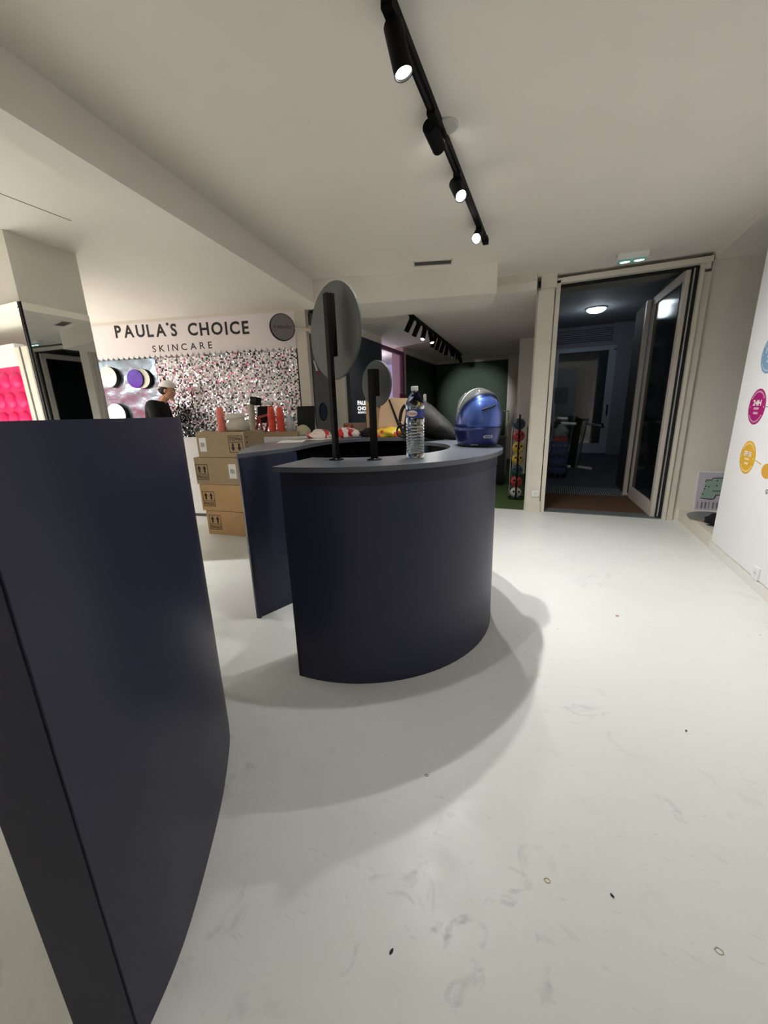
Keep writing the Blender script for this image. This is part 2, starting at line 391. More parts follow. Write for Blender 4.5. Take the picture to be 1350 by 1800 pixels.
mb = MB(); mb.path([at(-60, 322, z=C-0.0005), at(0, 340, z=C-0.0005), at(125, 388, z=C-0.0005)], 0.0025, 6); struct(mb.build('trim', mat('seam_grey', rgb(120, 112, 104), 0.8)), 'fine seam in the left ceiling')

# street door surround
mb = MB(); mb.box((-0.22, 4.93, 0), (-0.06, 5.08, 2.47), bev=0.006); struct(mb.build('pillar', M_trimw), 'cream pilaster left of the door')
mb = MB(); mb.box((-0.20, 4.90, 2.47), (-0.045, 5.08, C)); struct(mb.build('trim', M_trimw), 'cream pilaster head')
mb = MB(); mb.box((-0.24, 5.0, 0), (-0.20, 5.06, 2.5)); mb.box((-0.235, 4.97, 2.44), (-0.19, 5.06, 2.50)); struct(mb.build('trim', M_trimw))
mb = MB(); mb.box((-0.21, 4.915, 0), (-0.05, 4.95, 0.14)); struct(mb.build('baseboard_door', M_trimw))
mb = MB(); mb.box((-0.24, 5.08, 0), (-0.10, 7.9, ZL)); struct(mb.build('wall_lobby', M_wall), 'wall between back room and lobby')
df = struct(MB().box((-0.05, 4.95, 0), (-0.005, 5.06, 2.545), bev=0.003).build('door_1', M_trimw), 'tall cream door frame')
MB().box((-0.05, 4.95, 2.515), (1.29, 5.06, 2.565), bev=0.003).build('door_head', M_trimw, df)
MB().box((1.205, 4.95, 0), (1.235, 5.06, 2.515), bev=0.003).build('door_jamb', M_trimw, df)
MB().box((1.235, 4.97, 0), (1.30, 5.06, 2.44), bev=0.006).build('door_architrave', M_trimw, df)
MB().box((1.235, 4.95, 2.46), (1.28, 5.06, 2.515), bev=0.004).build('door_corner_block', M_trimw, df)
MB().box((1.150, 5.0, 0), (1.203, 5.06, 2.51)).build('door_seal', M_blackm, df)
MB().box((1.160, 4.992, 0.03), (1.172, 5.0, 2.49)).build('hinge_rail', M_silver, df)
MB().box((-0.005, 5.02, 2.49), (1.2, 5.06, 2.515)).build('door_track', M_blackm, df)
mb = MB(); mb.box((-0.02, 4.99, 0), (1.21, 5.16, 0.012)); struct(mb.build('trim', mat('grey_sill', rgb(92, 96, 98), 0.6, noise=0.2, nscale=15)), 'worn grey door sill')

# lobby beyond the door
LZ = 2.74
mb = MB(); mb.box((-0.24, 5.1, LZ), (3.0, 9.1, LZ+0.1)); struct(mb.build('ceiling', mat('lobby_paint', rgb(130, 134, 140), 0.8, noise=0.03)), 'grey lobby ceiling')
mb = MB(); mb.box((-0.24, 5.1, 2.6), (3.0, 5.75, LZ)); struct(mb.build('trim', mat('lobby_beam', rgb(128, 126, 118), 0.8, noise=0.03)))
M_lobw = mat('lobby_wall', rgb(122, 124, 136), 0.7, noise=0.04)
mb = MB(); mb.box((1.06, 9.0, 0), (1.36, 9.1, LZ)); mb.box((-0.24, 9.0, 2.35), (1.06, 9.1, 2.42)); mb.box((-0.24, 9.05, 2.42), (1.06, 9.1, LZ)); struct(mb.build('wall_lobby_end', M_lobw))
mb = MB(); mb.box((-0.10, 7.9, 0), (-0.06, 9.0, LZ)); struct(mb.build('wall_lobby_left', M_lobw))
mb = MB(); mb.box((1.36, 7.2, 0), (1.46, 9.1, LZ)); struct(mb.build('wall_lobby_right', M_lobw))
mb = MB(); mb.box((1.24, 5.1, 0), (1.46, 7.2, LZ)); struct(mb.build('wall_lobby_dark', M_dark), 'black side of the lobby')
# sloping floor up to the far door
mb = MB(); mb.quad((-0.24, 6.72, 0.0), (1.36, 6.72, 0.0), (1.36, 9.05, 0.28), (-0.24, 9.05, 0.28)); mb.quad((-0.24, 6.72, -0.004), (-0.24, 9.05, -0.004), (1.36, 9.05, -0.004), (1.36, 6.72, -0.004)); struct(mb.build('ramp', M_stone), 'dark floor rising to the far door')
fd = struct(MB().box((-0.02, 9.0, 0.3), (0.06, 9.05, 2.35)).build('door_2', M_door), 'grey framed glass door at the far end')
MB().box((0.93, 8.99, 0.3), (1.06, 9.05, 2.35)).build('door_stile', M_door, fd)
MB().box((0.06, 9.0, 2.27), (0.93, 9.05, 2.35)).build('door_rail', M_door, fd)
MB().box((0.06, 9.0, 0.3), (0.93, 9.05, 0.5)).build('door_rail', M_door, fd)
MB().box((0.06, 9.02, 0.5), (0.93, 9.03, 2.27)).build('pane', mat('far_glass', rgb(58, 64, 66), 0.05, spec=1.0), fd)
MB().box((0.0, 9.005, 1.05), (0.42, 9.02, 2.0)).build('notice', mat('pane_notice', rgb(96, 102, 104), 0.4, noise=0.05), fd)
MB().box((0.03, 8.998, 1.3), (0.28, 9.006, 1.62)).build('inner_panel', mat('pane_dark', rgb(60, 66, 70), 0.4), fd)
MB().tube((1.0, 8.97, 1.05), (1.0, 8.97, 1.25), 0.014).build('door_handle', M_black, fd)
MB().sph((1.03, 8.97, 2.28), 0.022).build('door_closer', M_silver, fd)
lv = struct(MB().box((0.0, 9.02, 2.42), (1.06, 9.05, 2.44)).build('vent', M_lobw), 'louvred vent above the far door')
for i in range(7):
    MB().box((0.0, 8.99, 2.455+i*0.036), (0.97, 9.05, 2.472+i*0.036)).build('slat', M_lobw, lv)
MB().box((0.97, 8.99, 2.42), (1.06, 9.05, LZ)).build('frame', M_lobw, lv)

# door mat, grate
tag(MB().box((-0.04, 5.17, -0.01), (1.14, 6.12, 0.006)).build('doormat', M_mat), 'brown coir mat just beyond the open glass door', 'doormat')
gr = thing('floor_grate', (0.5, 6.4, 0), 'dark ribbed metal grate in the lobby floor behind the brown mat', 'grate')
MB().box((-0.06, 6.12, -0.02), (1.2, 6.7, -0.001)).build('tray', M_blackm, gr)
mb = MB()
for i in range(42):
    x = -0.05+i*0.0295
    mb.box((x, 6.13, -0.001), (x+0.012, 6.69, 0.008))
b_ = mb.build('grate_bars', mat('grate_metal', rgb(150, 156, 165), 0.5), gr); b_['kind'] = 'stuff'

# open glass leaf
lf = thing('glass_door_leaf', (1.13, 5.03, 0), 'tall white framed glass door leaf standing open into the lobby', 'door')
ld = (Vector((1.07, 6.12, 0))-Vector((1.128, 5.03, 0))).normalized(); ln = Vector((ld.y, -ld.x, 0)); LO = Vector((1.128, 5.03, 0)); LL = 1.08
Ml = Matrix(((ld.x, ln.x, 0, LO.x), (ld.y, ln.y, 0, LO.y), (0, 0, 1, 0), (0, 0, 0, 1)))
M_leaf = mat('leaf_white', rgb(200, 192, 182), 0.45, noise=0.03)
mb = MB(); mb.box((0, -0.02, 0.01), (0.075, 0.02, 2.5), Ml, 0.003); mb.build('stile', M_leaf, lf)
mb = MB(); mb.box((LL-0.075, -0.02, 0.01), (LL, 0.02, 2.5), Ml, 0.003); mb.build('stile', M_leaf, lf)
mb = MB(); mb.box((0.075, -0.02, 2.41), (LL-0.075, 0.02, 2.5), Ml); mb.build('rail', M_leaf, lf)
mb = MB(); mb.box((0.075, -0.02, 0.01), (LL-0.075, 0.02, 0.17), Ml); mb.build('rail', M_leaf, lf)
mb = MB(); mb.box((0.075, -0.004, 0.17), (LL-0.075, 0.004, 2.41), Ml); mb.build('pane', mat('leaf_glass', rgb(20, 26, 28), 0.10, spec=0.15, alpha=0.8), lf)
mb = MB(); mb.box((0.075, -0.024, 0.17), (0.085, 0.024, 2.41), Ml); mb.build('bead', M_blackm, lf)
lf2 = thing('folded_door_leaf', (1.0, 6.22, 0), 'narrow white edge of the second door leaf folded beyond the open one', 'door')
mb = MB(); mb.box((1.00, 6.16, 0.01), (1.045, 6.24, 2.49)); mb.build('stile', M_leaf, lf2)
mb = MB(); mb.box((1.005, 6.24, 0.05), (1.035, 6.9, 2.49)); mb.build('panel', M_blackm, lf2)
mb = MB(); mb.box((0.99, 6.14, 0.02), (1.07, 6.2, 0.05)); mb.build('bottom_pivot', M_leaf, lf2)

# lobby lamp
ll = thing('ceiling_lamp', (0.55, 7.3, LZ), 'round glowing ceiling lamp in the lobby beyond the door', 'lamp')
lc = at(1048, 546, z=LZ-0.04)
MB().lathe([(0.15, LZ-0.02), (0.155, LZ)], 32, Matrix.Translation((lc.x, lc.y, 0))).build('rim', M_silver, ll)
mb = MB(); mb.lathe([(0.04, LZ-0.075), (0.10, LZ-0.06), (0.135, LZ-0.035), (0.14, LZ-0.02)], 32, Matrix.Translation((lc.x, lc.y, 0)))
mb.build('diffuser', mat('lobby_diffuser', rgb(255, 255, 255), 0.4, emit=(0.86, 0.95, 1, 1), estr=7), ll, smooth=True)
lo = lamp('lobby_light', (lc.x, lc.y, LZ-0.14), (0, 0, -1), P_LOBBY, color=(0.78, 0.9, 1.0), kind='POINT', size=0.1); lo.parent = ll; lo.matrix_parent_inverse = parent_inv(ll)

# ================================================================== LIGHT TRACKS
tr = thing('light_track', (-0.595, 1.0, C), 'long black track rail on the ceiling carrying four spotlights', 'light track')
TX = -0.600
MB().box((TX-0.018, -3.6, C-0.034), (TX+0.018, 3.66, C)).build('rail', M_black, tr)
MB().box((TX-0.006, -3.6, C-0.036), (TX+0.006, 3.66, C-0.030)).build('groove', M_blackm, tr)
MB().box((TX-0.022, 3.62, C-0.04), (TX+0.022, 3.70, C)).build('end_cap', M_black, tr)
TDL = ['big black spotlight nearest the camera, hanging left of the ceiling track', 'black ceiling spotlight second from the camera, its lit end turned away',
       'black ceiling spotlight third along the track, glaring towards the camera', 'small black ceiling spotlight at the far end of the track']
def head(back, lens, r, label, watts, angle=75, group='spotlights on the long ceiling track', lit=True, aim=None, track_x=None, length=0.15):
    back, lens = Vector(back), Vector(lens); ax = (lens-back).normalized()
    t = thing('spotlight', (back.x, back.y, C), label, 'spotlight', group)
    x = TX if track_x is None else track_x
    MB().box((x-0.02, back.y-0.06, C-0.052), (x+0.02, back.y+0.05, C-0.034)).build('adapter', M_black, t)
    lens = back + ax*length
    MB().path([(x, back.y, C-0.05), (x*0.5+back.x*0.5, back.y, C-0.06), back+ax*0.03], 0.009).build('arm', M_black, t)
    n = 24; q = ax.to_track_quat('Z', 'Y'); Mh = Matrix.Translation(back) @ q.to_matrix().to_4x4()
    hs = MB().lathe([(r*0.9, 0), (r, 0.006), (r, length), (r*0.9, length), (r*0.88, length-0.012), (r*0.3, length-0.03), (0.001, length-0.03)], n, Mh).build('housing', M_black, t, smooth=True)
    MB().lathe([(r*0.86, length-0.014), (r*0.86, length-0.008), (r*0.4, length-0.004)], n, Mh).build('lens', M_lens if lit else M_lensdim, hs)
    l = lamp('spot_light', lens+ax*0.012, aim or ax, watts, angle, 1.0, 0.016); l.parent = t; l.matrix_parent_inverse = parent_inv(t)
    return t
heads = [((690, 42), (707, 118)), ((754, 220), (775, 268)), ((799, 322), (812, 348)), ((842, 409), (834, 425))]
aims = [None, (-0.15, 0.1, -1), None, None]
for i, (b0, l0) in enumerate(heads):
    bk = at(*b0, z=2.545); ln_ = at(*l0, z=2.525 if i == 1 else 2.42)
    ax_ = (ln_-bk).normalized(); head(bk, ln_, 0.034, TDL[i], P_HEAD*(0.5, 1.65, 1.15, 1.15)[i], 135, aim=Vector([(-0.6, 0, -1), (0.45, -0.05, -1), (0.6, 0.0, -1), (0.5, 0.25, -1)][i]))
HL = ['black track spotlight over the foreground floor, behind the viewpoint', 'black track spotlight further behind the viewpoint', 'black track spotlight at the rear end of the track']  # extra unseen heads, added behind the viewpoint
for i, (y, dx, dy) in enumerate([(0.75, 0.35, -0.1), (-0.3, 0.4, 0.15), (-1.6, 0.1, 0.3)]):
    head((TX-0.03, y, 2.545), (TX-0.03+dx*0.12, y+dy*0.12, 2.42), 0.034, HL[i], P_HEAD*0.03, 140)

# globe lamps added behind the viewpoint to brighten the room (out of the picture)
for i, (gx, gy) in enumerate([(0.3, -2.6), (-2.2, -3.0), (-4.8, -3.4), (-7.6, -3.2)]):
    t = thing('globe_lamp', (gx, gy, C), 'white globe pendant lamp behind the viewpoint, %s from the right' % ['first', 'second', 'third', 'fourth'][i], 'lamp', 'globe pendant lamps')
    MB().tube((gx, gy, 2.0), (gx, gy, C), 0.006).build('cord', M_black, t)
    MB().sph((gx, gy, 1.85), 0.15, u=24, v=16).build('globe', mat('globe_glass', rgb(255, 250, 240), 0.4, emit=(1, 0.965, 0.91, 1), estr=P_FILL/3.0), t, smooth=True)

# cluster in the back room
bt = thing('light_track', (-1.85, 6.9, ZL), 'short black track of crowded spotlights on the lower ceiling of the back room', 'light track')
TA, TB = Vector((-1.74, 5.05, 0)), Vector((-1.95, 9.2, 0))
mb = MB(); tdv = (TB-TA); n_ = 12
ang = math.atan2(tdv.y, tdv.x); Mt = Matrix.Translation(TA) @ Matrix.Rotation(ang, 4, 'Z')
mb.box((0, -0.02, ZL-0.03), (tdv.length, 0.02, ZL), Mt); mb.build('rail', M_black, bt)
ord_ = ['first', 'second', 'third', 'fourth', 'fifth', 'sixth', 'seventh', 'eighth', 'ninth', 'tenth', 'eleventh', 'last']
for i in range(12):
    p = TA + tdv*(i+0.3)/12.2
    dx, dy = [(-0.5, -0.1), (-0.5, 0.0), (-0.1, -0.45), (0.3, -0.3), (-0.4, 0.2), (-0.5, 0.3), (-0.4, 0.1), (-0.3, 0.35), (0.25, 0.3), (-0.35, 0.3), (0.05, 0.35), (0.2, 0.3)][i]
    t = thing('spotlight', (p.x, p.y, ZL), 'small black spotlight, %s from the near end of the back room track' % ord_[i], 'spotlight', 'spotlights on the back room track')
    ax = Vector((dx, dy, -1)).normalized(); bk = Vector((p.x, p.y, ZL-0.06)); q = ax.to_track_quat('Z', 'Y'); Mh = Matrix.Translation(bk) @ q.to_matrix().to_4x4()
    MB().box((p.x-0.018, p.y-0.05, ZL-0.075), (p.x+0.018, p.y+0.05, ZL-0.03)).build('adapter', M_black, t)
    hs = MB().lathe([(0.03, 0), (0.034, 0.005), (0.034, 0.16), (0.03, 0.16), (0.028, 0.15)], 16, Mh).build('housing', M_black, t, smooth=True)
    MB().lathe([(0.028, 0.152), (0.02, 0.162)], 16, Mh).build('lens', M_lens if i in (2, 3) else M_lensdim if i == 7 else M_blackm, hs)
    if i in (2, 3, 7):
        gt = at(838, 690, y=10.18); aim = gt-bk if i == 7 else [None, None, (0.9, 0.6, -1), (-0.2, -0.9, -1)][i]
        l = lamp('spot_light', bk+ax*0.175, aim, P_GREEN*(2.2 if i == 7 else 0.15), 42 if i == 7 else 110, 0.8, 0.03); l.parent = t; l.matrix_parent_inverse = parent_inv(t)

# tracks of the left hall (their light falls on the booth; unseen spots added for brightness)
def far_track(x0, x1, y, n, watts, aim, label, ang=100):
    t = thing('light_track', ((x0+x1)/2, y, C), label, 'light track')
    MB().box((x0, y-0.018, C-0.034), (x1, y+0.018, C)).build('rail', M_black, t)
    for i in range(n):
        x = x0+(x1-x0)*(i+0.5)/n
        h_ = thing('spotlight', (x, y, C), 'black spotlight on the %s, %s from its left end' % (label.split(' of ')[0].replace('black ', ''), ord_[i]), 'spotlight', 'spotlights of the left hall')
        ax = Vector(aim).normalized(); bk = Vector((x, y, C-0.07)); q = ax.to_track_quat('Z', 'Y'); Mh = Matrix.Translation(bk) @ q.to_matrix().to_4x4()
        hs = MB().lathe([(0.03, 0), (0.034, 0.005), (0.034, 0.15), (0.03, 0.15)], 16, Mh).build('housing', M_black, h_, smooth=True)
        MB().lathe([(0.028, 0.150), (0.02, 0.158)], 16, Mh).build('lens', M_lens, hs)
        l = lamp('spot_light', bk+ax*0.17, aim, watts, ang, 0.8, 0.04); l.parent = h_; l.matrix_parent_inverse = parent_inv(h_)
far_track(-9.5, -4.6, 1.05, 4, P_LEFT, (0.15, 0.5, -1), 'black front track of the left hall ceiling', 120)
far_track(-9.5, -4.0, -2.2, 3, P_LEFT*0.2, (0.1, -0.6, -1), 'black rear track of the left hall ceiling', 120)

# ================================================================== COUNTERS
def arc(cx, cy, r, a0, a1, n): return [(cx+r*math.cos(math.radians(a0+(a1-a0)*i/n)), cy+r*math.sin(math.radians(a0+(a1-a0)*i/n))) for i in range(n+1)]
def strip_loop(outer, inner): return list(outer)+list(reversed(list(inner)))
def wallshell(mb, pts, t, z0, z1, inward):
    """upright skin along an open polyline; thickness t towards point 'inward'"""
    P = [Vector((p[0], p[1], 0)) for p in pts]; Q = []
    for i, p in enumerate(P):
        d = (P[min(i+1, len(P)-1)]-P[max(i-1, 0)]).normalized(); n = Vector((-d.y, d.x, 0))
        if n.dot(Vector((inward[0], inward[1], 0))-p) < 0: n = -n
        Q.append(p+n*t)
    mb.prism([(p.x, p.y) for p in P]+[(q.x, q.y) for q in reversed(Q)], z0, z1); return mb
CX, CY = -1.03, 2.11
ZT = 1.04
c1 = thing('curved_counter', (CX, CY, 0), 'indigo curved counter in the middle with bottle, helmet and mirrors on its slate top', 'counter')
o1 = arc(CX, CY, 0.775, -92, 62, 40); i1 = arc(CX, CY, 0.50, -84, 58, 32)
MB_ = wallshell(MB(), o1, 0.02, 0, 1.0, (CX, CY)).build('front_panel', M_navy, c1, smooth=True)
wallshell(MB(), arc(CX, CY, 0.778, -91.5, 62, 40), 0.02, 0.955, 1.018, (CX, CY)).build('fascia', M_navyend, MB_, smooth=True)
to1 = arc(CX, CY, 0.805, -93, 64, 44); ti1 = arc(CX+0.01, CY+0.03, 0.50, -98, 64, 36)
MB().prism(strip_loop(to1, ti1), 1.018, ZT).build('worktop', M_top, c1)
wallshell(MB(), arc(CX+0.01, CY+0.03, 0.515, -96, 62, 32), 0.015, 0, 1.018, (CX+2, CY)).build('inner_panel', M_blackm, c1)
e0 = Vector((*o1[0], 0)); e1 = Vector((*arc(CX, CY, 0.51, -92, 0, 1)[0], 0))
wallshell(MB(), [(e0.x, e0.y), (e1.x, e1.y)], 0.018, 0, 1.018, (CX+1, CY)).build('end_panel', M_navyend, c1)
e0 = Vector((*o1[-1], 0)); e1 = Vector((*arc(CX, CY, 0.51, 62, 0, 1)[0], 0))
wallshell(MB(), [(e0.x, e0.y), (e1.x, e1.y)], 0.018, 0, 1.018, (CX+1, CY)).build('end_panel', M_navyend, c1)

# second arc, behind left
c2 = thing('curved_counter', (-1.85, 2.6, 0), 'indigo curved counter behind the middle one, with papers and snack bags on it', 'counter')
outer2 = [(-1.655, 1.725), (-1.88, 2.03), (-2.05, 2.38), (-2.08, 2.72), (-1.96, 3.04), (-1.70, 3.30), (-1.35, 3.42), (-1.02, 3.36), (-0.78, 3.22)]
inner2 = [(-1.545, 2.10), (-1.575, 2.28), (-1.60, 2.50), (-1.58, 2.72), (-1.48, 2.88), (-1.30, 2.985), (-1.10, 2.99), (-0.90, 2.92), (-0.72, 2.82)]
so = [(p.x, p.y) for p in spline([(a, b, 0) for a, b in outer2])]; si = [(p.x, p.y) for p in spline([(a, b, 0) for a, b in inner2])]
MB().prism(strip_loop(so, si), 1.016, ZT).build('worktop', M_top, c2)
ctr = Vector((-1.35, 2.6, 0))
def shrink(pts, k): return [((Vector((a, b, 0))-ctr)*k+ctr)[:2] for a, b in pts]
bo = shrink(so, 0.975); bi = [tuple(p) for p in shrink(si, 1.05)]
bo[0] = (-1.630, 1.705)
wallshell(MB(), bo, 0.02, 0, 1.016, ctr).build('front_panel', M_navy, c2, smooth=True)
wallshell(MB(), [bo[0], (-1.50, 2.085)], 0.018, 0, 1.016, (-1.9, 2.2)).build('end_panel', M_navy, c2)
# gathered black curtain lining the inside
pts = spline([(a, b, 0) for a, b in bi], 5); pl = []
for i, p in enumerate(pts):
    d = (pts[min(i+1, len(pts)-1)]-pts[max(i-1, 0)]).normalized(); n = Vector((d.y, -d.x, 0))
    if n.dot(ctr-p) < 0: n = -n
    pl.append(p+n*(0.012+0.014*math.sin(i*0.9)+0.006*math.sin(i*2.3)))
wallshell(MB(), [(p.x, p.y) for p in pl], 0.006, 0.02, 1.014, (-3, 3)).build('curtain', M_cloth, c2, smooth=True)
#MB().prism([(-1.5, 2.0), (-1.0, 1.75), (-0.62, 2.1), (-0.7, 2.6), (-1.2, 2.85), (-1.5, 2.6)], 0.0, 0.004).build('floor_liner', M_blackm, c2)

# near counter, lower left
c3 = thing('curved_counter', (-1.2, 0.5, 0), 'tall dark indigo counter in the left foreground, cut off by the frame', 'counter')
out3 = [(-0.690, 0.250), (-0.728, 0.363), (-0.790, 0.483), (-0.905, 0.668), (-1.004, 0.802), (-1.115, 0.930), (-1.25, 1.035), (-1.45, 1.11), (-1.72, 1.12)]
in3 = [(-0.803, 0.199), (-0.95, 0.30), (-1.12, 0.46), (-1.26, 0.60), (-1.42, 0.72), (-1.75, 0.78)]
so3 = [(p.x, p.y) for p in spline([(a, b, 0) for a, b in out3])]; si3 = [(p.x, p.y) for p in spline([(a, b, 0) for a, b in in3])]
wallshell(MB(), so3, 0.02, 0, 1.2535, (-1.4, 0.5)).build('front_panel', M_navy, c3, smooth=True)
wallshell(MB(), si3, 0.02, 0, 1.228, (-1.1, 0.9)).build('inner_panel', M_navyend, c3, smooth=True)
wallshell(MB(), [(-0.694, 0.246), (-0.803, 0.196)], 0.018, 0, 1.2535, (-0.9, 0.9)).build('end_panel', M_navyend, c3)
wallshell(MB(), [so3[-1], si3[-1]], 0.018, 0, 1.228, (-1.4, 1.0)).build('end_panel', M_navyend, c3)
k3 = [((a+1.2)*0.985-1.2, (b-0.6)*0.985+0.6) for a, b in strip_loop(so3, si3)]
MB().prism(k3, 1.230, 1.252).build('worktop', M_navyend, c3)

# small round mirrors on poles
def pole_mirror(foot, top, cen, r, th, label, wpole, slab=True):
    t = thing('pole_mirror', (foot[0], foot[1], ZT), label, 'mirror', 'round mirrors on poles')
    e = Vector((math.cos(th), math.sin(th), 0)); n = Vector((-e.y, e.x, 0))
    if n.y < 0: n = -n           # looking side, away from the camera
    Mb = Matrix(((e.x, 0, n.x, cen[0]), (e.y, 0, n.y, cen[1]), (0, 1, 0, cen[2]), (0, 0, 0, 1)))
    bk_ = MB().lathe([(r-0.002, -0.004), (r, -0.002), (r, 0.004)], 48, Mb).build('backing', M_discb, t)
    MB().lathe([(r-0.004, 0.004), (r-0.004, 0.006)], 48, Mb).build('mirror', M_mirror, bk_)
    bs_ = MB().lathe([(0.034, 0), (0.034, 0.004), (0.030, 0.006)], 24, Matrix.Translation((foot[0], foot[1], ZT))).build('base_plate', M_black, t)
    for k in range(4):
        a = k*math.pi/2+0.5
        MB().lathe([(0.004, 0), (0.003, 0.003)], 8, Matrix.Translation((foot[0]+0.026*math.cos(a), foot[1]+0.026*math.sin(a), ZT+0.006))).build('screw', M_silver, bs_)
    R = Matrix.Translation((foot[0], foot[1], 0)) @ Matrix.Rotation(th, 4, 'Z')
    MB().box((-wpole/2, -0.010, ZT+0.006), (wpole/2, 0.010, top), R, 0.003).build('pole', M_black, t)
    MB().box((-wpole/2-0.001, 0.010, cen[2]-r*0.55), (wpole/2+0.001, 0.030, top), R).build('bracket', M_black, t)
    return t
pole_mirror((-0.912, 1.575), 1.742, (-0.930, 1.655, 1.605), 0.204, -0.476, 'larger round mirror seen from behind on a tall black pole', 0.030)
pole_mirror((-0.729, 1.602), 1.43, (-0.735, 1.665, 1.372), 0.099, -0.44, 'smaller round mirror seen from behind on a short black pole', 0.030)

# ================================================================== BOTTLE
bp_ = at(730, 805, z=ZT)
bt_ = thing('water_bottle', (bp_.x, bp_.y, ZT), 'clear ribbed plastic water bottle with a blue label on the slate top', 'bottle')
M_pet = mat('clear_plastic', rgb(235, 242, 245), 0.04, trans=1.0); M_pet.node_tree.nodes['Principled BSDF'].inputs['IOR'].default_value = 1.28
M_water = mat('water', rgb(240, 246, 248), 0.0, trans=1.0); M_water.node_tree.nodes['Principled BSDF'].inputs['IOR'].default_value = 1.33
prof = [(0.030, 0.0), (0.038, 0.004), (0.041, 0.014)]
z = 0.02
while z < 0.155:
    prof += [(0.0415, z), (0.0415, z+0.006), (0.0385, z+0.0085), (0.0385, z+0.0105)]; z += 0.0135
prof += [(0.0415, 0.160), (0.0415, 0.175), (0.0395, 0.180), (0.0395, 0.216), (0.0415, 0.221), (0.0415, 0.232), (0.036, 0.252), (0.024, 0.276), (0.0145, 0.288), (0.0135, 0.300)]
Mb_ = Matrix.Translation((bp_.x, bp_.y, ZT)) @ Matrix.Rotation(0.5, 4, 'Z')
def sqlathe(mb, prof, M, n=32, p=0.35):
    rs = []
    for r, z in prof:
        ring = []
        for i in range(n):
            a = 2*math.pi*i/n; k = 1+p*0.22*abs(math.sin(2*a))**1.5 if r > 0.03 else 1
            ring.append(M @ Vector((r*k*math.cos(a), r*k*math.sin(a), z)))
        rs.append(ring)
    mb.ring_loft(rs, True); return mb
sqlathe(MB(), prof, Mb_).build('body', M_pet, bt_, smooth=True)
wprof = [(r-0.002, z) for r, z in prof if 0.002 < z < 0.235]
sqlathe(MB(), wprof, Mb_).build('water', M_water, bt_, smooth=True)
MB().lathe([(0.0155, 0.296), (0.016, 0.298), (0.016, 0.312), (0.014, 0.314)], 24, Mb_).build('cap', M_white, bt_)
lb_ = sqlathe(MB(), [(0.0405, 0.181), (0.0405, 0.217)], Mb_).build('label_band', mat('blue_label', rgb(38, 58, 150), 0.35, noise=0.05), bt_)
# oval badge facing the camera
vd = Vector((bp_.x, bp_.y, 0)).normalized(); rt = Vector((-vd.y, vd.x, 0))*-1
Mo = basis(Vector((bp_.x, bp_.y, ZT+0.199))-vd*0.0475-rt*0.012, rt, (0, 0, 1))
bd = flat('badge', Mo, circle(0, 0, 0.023, 0.0135), M_paper, lb_, 0.001)
text('badge_lettering', 'Cristaline', Mo @ Matrix.Translation((-0.019, -0.005, 0.001)), 0.038, 0.010, mat('label_red', rgb(200, 40, 50), 0.5), lb_, bold=0.02, proud=0.0008)

# ================================================================== HELMET
hp = at(838, 783, z=ZT)
hl = thing('motorcycle_helmet', (hp.x, hp.y, ZT), 'metallic blue full-face motorcycle helmet with clear visor raised, on the counter', 'helmet')
M_hblue = mat('helmet_blue', rgb(66, 94, 172), 0.32, metal=0.55, noise=0.04, nscale=40, coat=0.6)
M_hdark = mat('helmet_lower_blue', rgb(34, 50, 110), 0.35, metal=0.5, noise=0.04, nscale=40, coat=0.5)
M_visor = mat('visor_clear', rgb(96, 98, 96), 0.08, trans=0.0, alpha=0.62, spec=0.9)
hfx = Vector((-0.68, 0.73, 0)).normalized(); hfy = Vector((-hfx.y, hfx.x, 0))   # front, left side
Mh_ = Matrix(((hfx.x, hfy.x, 0, hp.x), (hfx.y, hfy.y, 0, hp.y), (0, 0, 1, ZT+0.003), (0, 0, 0, 1)))
def shell_r(z):
    tb = [(0, .80), (.02, .86), (.06, .93), (.11, .985), (.155, 1.0), (.20, .95), (.24, .83), (.27, .66), (.29, .46), (.302, .24), (.307, .0)]
    for (a, ra), (b, rb) in zip(tb, tb[1:]):
        if z <= b: t = (z-a)/(b-a); return ra+(rb-ra)*t
    return 0
def hpt(a, z, k=1.0, dz=0.0):
    r = shell_r(z); c, s_ = math.cos(a), math.sin(a)
    f = 0.150 if c > 0 else 0.158
    chin = 0.028*max(0, c)**3*max(0, 1-abs(z-0.06)/0.10)
    return Vector(((r*f*c+chin)*k+0.0, r*0.124*s_*k, z*k+dz))
zs = [0, .01, .02, .04, .06, .085, .105, .125, .15, .175, .20, .22, .24, .255, .27, .28, .29, .297, .302, .3065]
NA = 48
def shell(mb, z0, z1, k=1.0, hole=True, a0=-math.pi, a1=math.pi):
    zz = [q for q in zs if z0-1e-6 <= q <= z1+1e-6]; g = []
    for q in zz: g.append([mb.bm.verts.new(Mh_ @ hpt(-math.pi+2*math.pi*i/NA, q, k)) for i in range(NA)])
    for j in range(len(zz)-1):
        for i in range(NA):
            am = -math.pi+2*math.pi*(i+0.5)/NA; zm = (zz[j]+zz[j+1])/2
            if hole and abs(am) < 1.15 and 0.112 < zm < 0.212: continue
            mb.bm.faces.new((g[j][i], g[j][(i+1) % NA], g[j+1][(i+1) % NA], g[j+1][i]))
    return mb
so_ = shell(MB(), 0.105, 0.307).build('shell', M_hblue, hl, smooth=True)
md = so_.modifiers.new('t', 'SOLIDIFY'); md.thickness = 0.006
so_ = shell(MB(), 0.0, 0.106, 1.012).build('lower_shell', M_hdark, hl, smooth=True)
md = so_.modifiers.new('t', 'SOLIDIFY'); md.thickness = 0.006
shell(MB(), 0.0, 0.302, 0.94, hole=False).build('lining', M_cloth, hl, smooth=True)
